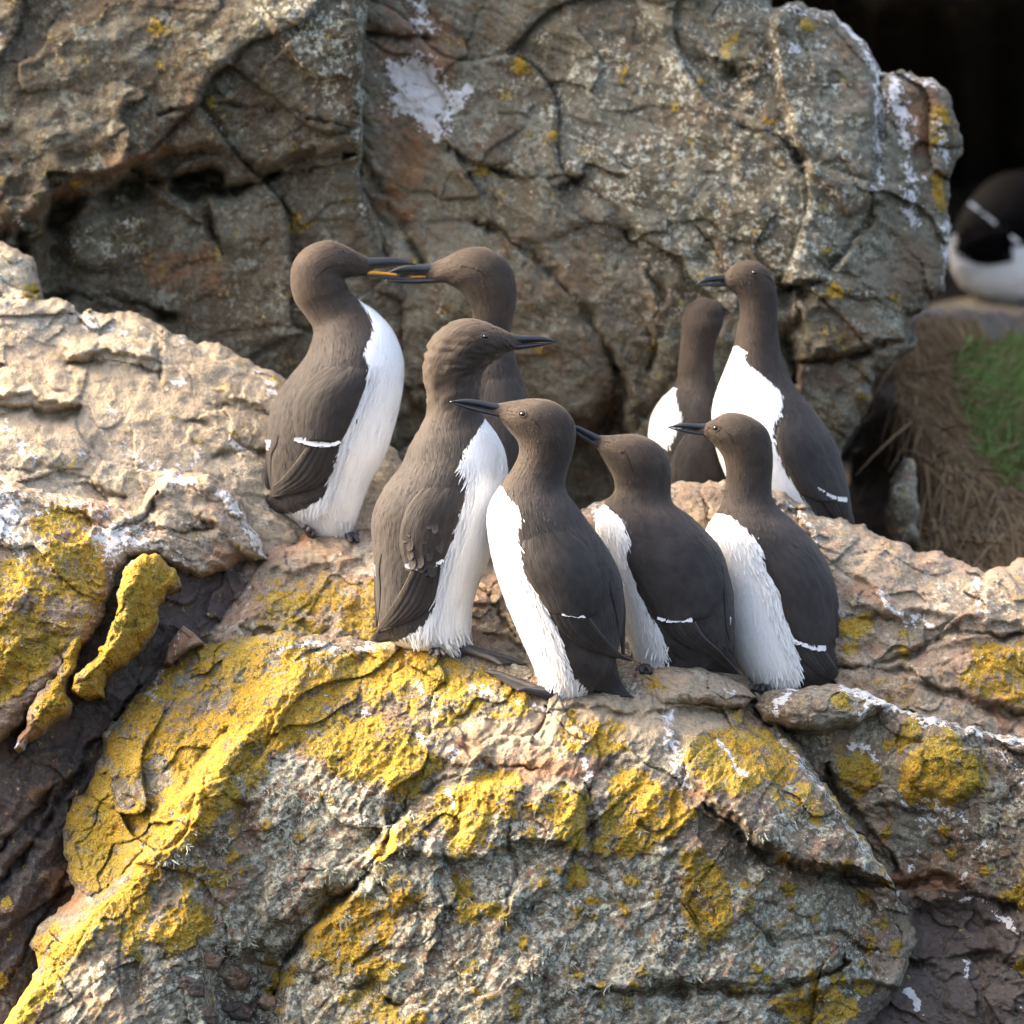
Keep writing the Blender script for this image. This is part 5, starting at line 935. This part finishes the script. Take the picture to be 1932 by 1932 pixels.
# 4: front centre, facing left
make_bird('front centre guillemot facing left with raised bill, nearest to the viewer', C2, D4, C2((1030, 1850)),
    [(930, 1858, 1090, 1858), (905, 1775, 1190, 1800), (868, 1680, 1250, 1720), (828, 1590, 1272, 1620), (785, 1490, 1290, 1500), (745, 1390, 1298, 1390), (708, 1280, 1280, 1270), (678, 1160, 1220, 1150), (663, 1030, 1150, 1055), (680, 940, 1085, 965), (735, 850, 1030, 885), (787, 775, 1034, 810),
     (812, 712, 1060, 725), (806, 662, 1076, 640), (775, 622, 1068, 570), (750, 592, 1030, 515), (735, 575, 962, 472), (727, 565, 880, 462), (722, 558, 800, 471), (716, 552, 735, 482)], 6, -1, R(24),
    [(733, 868), (780, 930), (825, 985), (828, 1030), (810, 1080), (815, 1180), (830, 1260), (890, 1340), (930, 1430), (970, 1500), (1010, 1580), (1030, 1680), (1040, 1720), (1110, 1800), (1140, 1850)],
    near=[((850, 1060), (960, 1010)), ((818, 1190), (1110, 1130)), ((850, 1290), (1185, 1250)), ((905, 1380), (1200, 1350)), ((955, 1450), (1170, 1450)), ((1010, 1465), (1125, 1478))],
    bar=[((1012, 1462), (1014, 1468)), ((1045, 1462), (1045, 1476)), ((1080, 1460), (1080, 1486)), ((1118, 1476), (1114, 1487))],
    prim=[((965, 1460), (1140, 1480)), ((1000, 1530), (1185, 1540)), ((1070, 1590), (1245, 1610)), ((1170, 1640), (1300, 1655)), ((1300, 1672), (1358, 1680))],
    far=[((1225, 1250), (1285, 1290)), ((1235, 1350), (1302, 1390)), ((1258, 1450), (1306, 1450)), ((1275, 1550), (1304, 1560)), ((1287, 1645), (1302, 1650))],
    tail=[((1045, 1620), (1255, 1640)), ((1050, 1720), (1275, 1740)), ((1110, 1790), (1305, 1805)), ((1215, 1836), (1345, 1845))],
    billspec=dict(tip=(493, 477), top=(722, 486), bot=(722, 553), hook=7), eye=(830, 535), eyeline=[(865, 552), (895, 580), (915, 612)],
    feet=[((960, 1848, -40), [(770, 1765, 10), (645, 1722, 30), (800, 1815, -60)]), ((880, 1800, 40), [(860, 1700, 70), (760, 1740, 60), (800, 1790, 20)])], seed=4)

# 5: behind it, eye closed
make_bird('guillemot facing left with closed eye, standing between the two front guillemots', C3, D5, C3((500, 1740)),
    [(350, 1745, 640, 1745), (318, 1660, 712, 1680), (292, 1580, 738, 1600), (270, 1500, 738, 1500), (240, 1400, 726, 1400), (200, 1280, 690, 1270), (176, 1190, 630, 1190), (180, 1120, 560, 1122), (213, 1066, 492, 1072), (250, 1022, 480, 1022), (250, 978, 483, 960), (230, 930, 476, 900),
     (207, 892, 450, 850), (195, 872, 400, 810), (188, 860, 335, 790), (184, 852, 262, 793), (182, 848, 205, 796)], 5, -1, R(30),
    [(213, 1066), (250, 1110), (300, 1130), (295, 1250), (310, 1330), (350, 1430), (365, 1480), (430, 1560), (450, 1640), (452, 1745)],
    near=[((350, 1170), (540, 1140)), ((302, 1280), (640, 1250)), ((320, 1350), (690, 1350)), ((370, 1440), (690, 1440)), ((412, 1520), (640, 1520)), ((440, 1545), (575, 1545))],
    bar=[((428, 1534), (430, 1542)), ((470, 1545), (470, 1558)), ((520, 1536), (520, 1562)), ((568, 1538), (564, 1558))],
    prim=[((450, 1558), (578, 1550)), ((485, 1610), (615, 1610)), ((580, 1670), (680, 1670)), ((700, 1745), (770, 1768))],
    far=[((680, 1270), (702, 1300)), ((690, 1350), (732, 1420)), ((695, 1450), (737, 1480)), ((702, 1560), (734, 1560)), ((714, 1625), (741, 1632)), ((725, 1722), (738, 1722))], farbar=[((706, 1540), (728, 1535)), ((710, 1565), (726, 1562))],
    tail=[((470, 1620), (700, 1640)), ((500, 1700), (740, 1710)), ((600, 1745), (765, 1765))],
    billspec=dict(tip=(38, 742), top=(192, 795), bot=(190, 852), hook=4), eye=(281, 862), eye_closed=True, eyeline=[(298, 868), (312, 900), (330, 950)], feet=[((380, 1745, -40), [(340, 1755, -80), (360, 1758, -90), (400, 1760, -90)])], seed=5)

# 6: right of the front group
make_bird('guillemot at the right of the front group facing left with clear white breast', C3, D6, C3((960, 1815)),
    [(820, 1818, 1120, 1818), (770, 1760, 1170, 1760), (715, 1650, 1168, 1650), (692, 1550, 1166, 1560), (680, 1450, 1160, 1460), (655, 1340, 1130, 1350), (625, 1235, 1085, 1260), (620, 1180, 1020, 1180), (650, 1128, 942, 1112), (682, 1078, 896, 1060), (700, 1010, 888, 1000), (703, 940, 893, 925),
     (690, 882, 893, 870), (662, 842, 885, 810), (640, 818, 858, 758), (627, 806, 790, 714), (618, 802, 712, 703), (612, 799, 655, 728), (609, 797, 618, 748)], 6, -1, R(14),
    [(668, 1105), (740, 1125), (830, 1225), (830, 1290), (870, 1350), (910, 1430), (925, 1500), (960, 1580), (990, 1650), (1000, 1818)],
    near=[((860, 1240), (950, 1195)), ((882, 1340), (1060, 1290)), ((920, 1430), (1125, 1390)), ((935, 1510), (1145, 1500)), ((965, 1590), (1145, 1600)), ((1000, 1640), (1112, 1662))],
    bar=[((978, 1626), (980, 1632)), ((1020, 1640), (1018, 1658)), ((1065, 1648), (1060, 1680)), ((1110, 1650), (1102, 1678))],
    prim=[((978, 1640), (1110, 1676)), ((1010, 1700), (1145, 1730)), ((1090, 1770), (1175, 1780)), ((1175, 1798), (1203, 1806))],
    far=[((1140, 1450), (1162, 1500)), ((1150, 1560), (1170, 1600)), ((1162, 1690), (1173, 1700))], farbar=[((1158, 1650), (1172, 1648)), ((1160, 1690), (1172, 1690))],
    tail=[((1000, 1700), (1150, 1720)), ((1005, 1780), (1185, 1780)), ((1080, 1815), (1195, 1806))],
    billspec=dict(tip=(468, 763), top=(614, 746), bot=(612, 799), hook=5), eye=(663, 766), eyeline=[(690, 770), (718, 795), (740, 835)], feet=[((860, 1820, -40), [(820, 1830, -80), (850, 1836, -90), (880, 1836, -90)])], seed=6)

# shelf behind the ledge that carries the three rear birds
o, hf_shelf = rock('rock_shelf', [(780, 1016), (1000, 1002), (1200, 990), (1400, 985), (1590, 1002), (1640, 1040), (1600, 1090), (1200, 1080), (800, 1080)],
    [(800, 1070, 440), (800, 1020, 700), (1400, 1080, 480), (1400, 990, 860), (1600, 1080, 480), (1600, 1020, 780)], M['brown'], 3.4, noise=((90, 8), (30, 4)), seed=109, rim=10, rimd=10, skirt=200)
tag(o, kind='structure')

# 7: rear, back turned
make_bird('guillemot with its back turned and head hiding its bill, rear right pair', C3, D7, C3((600, 1150)),
    [(500, 1190, 720, 1190), (455, 1090, 760, 1090), (425, 1000, 760, 1000), (400, 900, 750, 900), (388, 810, 735, 810), (400, 720, 712, 720), (440, 650, 690, 650), (498, 590, 664, 590), (511, 510, 652, 512), (518, 430, 664, 420), (522, 365, 690, 350), (528, 315, 697, 306), (545, 272, 695, 285), (575, 250, 680, 262), (610, 239, 655, 246)], 4, -1, R(48),
    [(503, 592), (510, 680), (530, 740), (497, 790), (490, 850), (462, 868), (380, 880)],
    near=[((560, 760), (660, 760)), ((500, 850), (710, 840)), ((478, 930), (725, 930)), ((480, 1020), (735, 1020)), ((510, 1100), (720, 1100))],
    billspec=dict(tip=(722, 300), top=(672, 262), bot=(680, 315), hook=2, dzt=70), feet=[((560, 1190, -30), [(540, 1200, -70), (560, 1205, -80), (590, 1205, -80)])], headdz=14, seed=7, fringe=False)

# 8: rear, white breast to us
make_bird('guillemot at rear right facing left with broad white breast, tallest at right', C3, D8, C3((1060, 1190)),
    [(960, 1225, 1180, 1205), (840, 1130, 1212, 1130), (730, 1010, 1205, 1040), (672, 880, 1182, 930), (648, 760, 1150, 830), (648, 680, 1110, 760), (670, 600, 1060, 690), (702, 520, 990, 610), (732, 440, 942, 510), (746, 370, 918, 420), (760, 305, 913, 325), (755, 252, 912, 245),
     (738, 222, 903, 188), (722, 208, 872, 124), (710, 200, 820, 90), (704, 195, 757, 92), (700, 192, 718, 120)], 6, -1, R(-32),
    [(733, 440), (770, 490), (850, 550), (920, 600), (937, 650), (925, 700), (900, 770), (905, 850), (940, 920), (980, 1000), (1040, 1080), (1080, 1140)],
    near=[((950, 660), (1030, 660)), ((912, 760), (1090, 760)), ((912, 850), (1145, 850)), ((945, 930), (1175, 940)), ((1000, 1020), (1200, 1030)), ((1060, 1060), (1205, 1070))],
    bar=[((1073, 1008), (1076, 1014)), ((1110, 1030), (1106, 1044)), ((1150, 1046), (1144, 1066)), ((1196, 1050), (1184, 1078))],
    prim=[((1085, 1050), (1200, 1070)), ((1130, 1120), (1218, 1130)), ((1190, 1185), (1226, 1185))],
    billspec=dict(tip=(586, 184), top=(700, 143), bot=(703, 194), hook=6, dzt=-26), eye=(818, 138), eyeline=[(850, 142), (885, 165), (900, 200)], headdz=-4, feet=[((960, 1230, -30), [(930, 1235, -70), (960, 1240, -80), (990, 1240, -80)])], seed=8, fringe=False)
# ------------------------------------------------------------------ bank, grass and razorbill beyond the cliff corner
o, hf_bank = rock('earth_bank', [(1540, 1120), (1600, 900), (1640, 760), (1680, 640), (1730, 580), (1850, 590), (1960, 580), (2300, 560), (2300, 1250), (1540, 1250)],
    [(1600, 1000, 1750), (1690, 660, 1750), (1760, 600, 1900), (1720, 800, 1500), (1932, 900, 1450), (1800, 1050, 1250), (1932, 1060, 1230), (1932, 620, 2900), (2250, 600, 3000), (2250, 1200, 1300), (1640, 1150, 1300), (1640, 880, 1800), (1720, 980, 1420)], M['dark'], 5,
    fac=((120, .4),), noise=((110, 26), (40, 9)), seed=121, rim=30, rimd=40, skirt=500, lich_lift=0)
tag(o, kind='structure')
o, hf_rl = rock('rock_ledge', [(1700, 600), (1760, 572), (1830, 566), (1932, 570), (2300, 575), (2300, 700), (1932, 668), (1830, 650), (1740, 640)],
    [(1760, 572, 3560), (1932, 572, 3560), (2250, 580, 3560), (1760, 630, 3100), (1932, 650, 3100), (2250, 680, 3100)], M['cliff_brown'], 5, fac=((90, .5),), noise=((80, 10), (26, 5)), seed=123, rim=16, rimd=30, skirt=600, lich_lift=0)
tag(o, 'blurred pinkish brown ledge under the razorbill, far right', 'ledge')
o, _ = rock('loose_stone', [(1672, 1010), (1680, 900), (1700, 862), (1726, 870), (1738, 930), (1730, 1020), (1700, 1040)], [(1680, 1000, 1160), (1700, 870, 1200), (1712, 940, 1100), (1736, 1000, 1180)], M['grey'], 4, fac=((60, .5),), noise=((40, 6), (14, 2)), seed=127, rim=20, rimd=50, skirt=200, lich_lift=0)
tag(o, 'dim upright grey stone in the dark hollow right of the rear pair', 'stone')

def grass_mat(name, a, b_):
    m, t, b = new_mat(name); q = NT(t); oi = q.attr('tone'); c = q.mix(oi, a, b_); t.links.new(c, b.inputs['Base Color']); b.inputs['Roughness'].default_value = .7
    b.inputs['Specular IOR Level'].default_value = .2; return m
def blades(name, n, reg, hf, lean, ln, wd, mat, seed, lift=6, label=None, cat=None):
    rng = np.random.default_rng(seed); pts = []
    x0, x1 = min(p[0] for p in reg), max(p[0] for p in reg); y0, y1 = min(p[1] for p in reg), max(p[1] for p in reg)
    while len(pts) < n:
        c = np.column_stack([rng.uniform(x0, x1, 4 * n), rng.uniform(y0, y1, 4 * n)]); c = c[sdf_poly(c[:, 0], c[:, 1], reg) > 0]; pts.extend(c.tolist())
    pts = np.array(pts[:n]); d = np.array([depth_at(hf, x, y) for x, y in pts]) - rng.uniform(0, lift, n)
    L = rng.uniform(*ln, n); az = rng.normal(0, lean[2], (n, 3)); dr = np.array([lean[0], lean[1], -.18]) + az; dr /= np.linalg.norm(dr, axis=1)[:, None]
    B = np.column_stack([pts, d]); sag = rng.uniform(.1, .5, n); V = np.zeros((n, 8, 3)); sd = np.cross(dr, [0, 0, 1.]); sd /= np.linalg.norm(sd, axis=1)[:, None]; w_ = rng.uniform(*wd, n)
    for k, s_ in enumerate((0, .35, .7, 1.)):
        c = B + dr * (L * s_)[:, None] + np.array([0, 1., 0]) * (L * sag * s_ * s_)[:, None]
        V[:, 2 * k] = c - sd * (w_ * (1 - s_ * .85))[:, None]; V[:, 2 * k + 1] = c + sd * (w_ * (1 - s_ * .85))[:, None]
    o_ = np.arange(n) * 8; F = np.concatenate([np.stack([o_ + a, o_ + a + 1, o_ + a + 3, o_ + a + 2], 1) for a in (0, 2, 4)])
    o = mesh_obj(name, W(V.reshape(-1, 3)), F, mat, None, dict(tone=np.repeat(rng.uniform(0, 1, n), 8)), smooth=False)
    return tag(o, label, cat, kind='stuff')
M['straw'] = grass_mat('dry_grass', (.12, .072, .036), (.31, .20, .105)); M['grass'] = grass_mat('green_grass', (.085, .14, .025), (.21, .28, .08))
blades('dry_grass', 5200, [(1690, 700), (1760, 650), (1830, 640), (1870, 760), (1932, 900), (2250, 1000), (2250, 1100), (1720, 1090), (1740, 900)], hf_bank, (.5, .8, .38), (60, 160), (1.2, 3.2), M['straw'], 5, 26, 'brown dry grass hanging down the bank at the right edge', 'grass')
blades('dry_grass', 2600, [(1680, 650), (1740, 590), (1840, 595), (1860, 700), (1760, 860), (1700, 800)], hf_bank, (.3, .95, .25), (50, 120), (1.2, 3.0), M['straw'], 6, 20, 'dark dry roots and stalks under the cliff corner at the right', 'grass')
blades('grass', 4200, [(1815, 690), (1880, 655), (2250, 640), (2250, 960), (1932, 905), (1840, 760)], hf_bank, (.25, -.9, .45), (30, 90), (1.4, 3.4), M['grass'], 7, 20, 'fresh green grass blurred at the right edge', 'grass')

idc = lambda p: (p[0], p[1])
rz = make_bird('out of focus razorbill with white belly resting at the far right edge', idc, 3620., (1940, 572),
    [(1796, 442, 1797, 500), (1806, 414, 1806, 528), (1830, 376, 1830, 552), (1866, 340, 1868, 566), (1915, 322, 1915, 574), (1970, 326, 1970, 570), (2020, 346, 2030, 540), (2052, 340, 2080, 490), (2074, 312, 2112, 430), (2096, 286, 2136, 380), (2130, 270, 2152, 346), (2170, 280, 2176, 336)], 4, 1, R(-18),
    [(1795, 494), (1825, 482), (1850, 490), (1885, 478), (1912, 482), (1935, 462), (1965, 440), (2010, 440), (2050, 420), (2066, 400)], near=[((1990, 370), (2000, 450)), ((1950, 350), (1955, 462)), ((1900, 345), (1905, 466)), ((1850, 372), (1850, 464)), ((1812, 410), (1815, 452))],
    bar=[((1832, 384), (1834, 387)), ((1862, 406), (1860, 410)), ((1890, 430), (1887, 434)), ((1926, 458), (1923, 462))], prim=[((1905, 432), (1912, 492)), ((1868, 436), (1870, 500)), ((1830, 448), (1832, 496)), ((1796, 470), (1797, 484))], tail=[((1830, 420), (1835, 470)), ((1800, 438), (1800, 464)), ((1770, 450), (1770, 460))],
    billspec=dict(tip=(2238, 322), top=(2172, 284), bot=(2176, 336), hook=9, wid=.3), eye=(2140, 300), feet=[((1930, 575, -20), [(1960, 580, -40), (1950, 584, -60), (1930, 584, -60)])], seed=9, mat='razorbill', group='', name='razorbill', fuzz=0)

blades('dry_grass', 1500, [(1815, 690), (1880, 640), (2250, 620), (2250, 960), (1932, 920), (1830, 770)], hf_bank, (.3, -.7, .6), (30, 90), (1.2, 2.8), M['straw'], 11, 26, 'straw coloured stalks mixed into the green grass at the right edge', 'grass')
blades('grass', 500, [(1790, 690), (1830, 640), (1870, 760), (1925, 930), (1880, 900), (1820, 800)], hf_bank, (.3, -.6, .6), (30, 80), (1.2, 2.8), M['grass'], 12, 26, 'thin scattering of green blades on the dry bank at the right', 'grass')
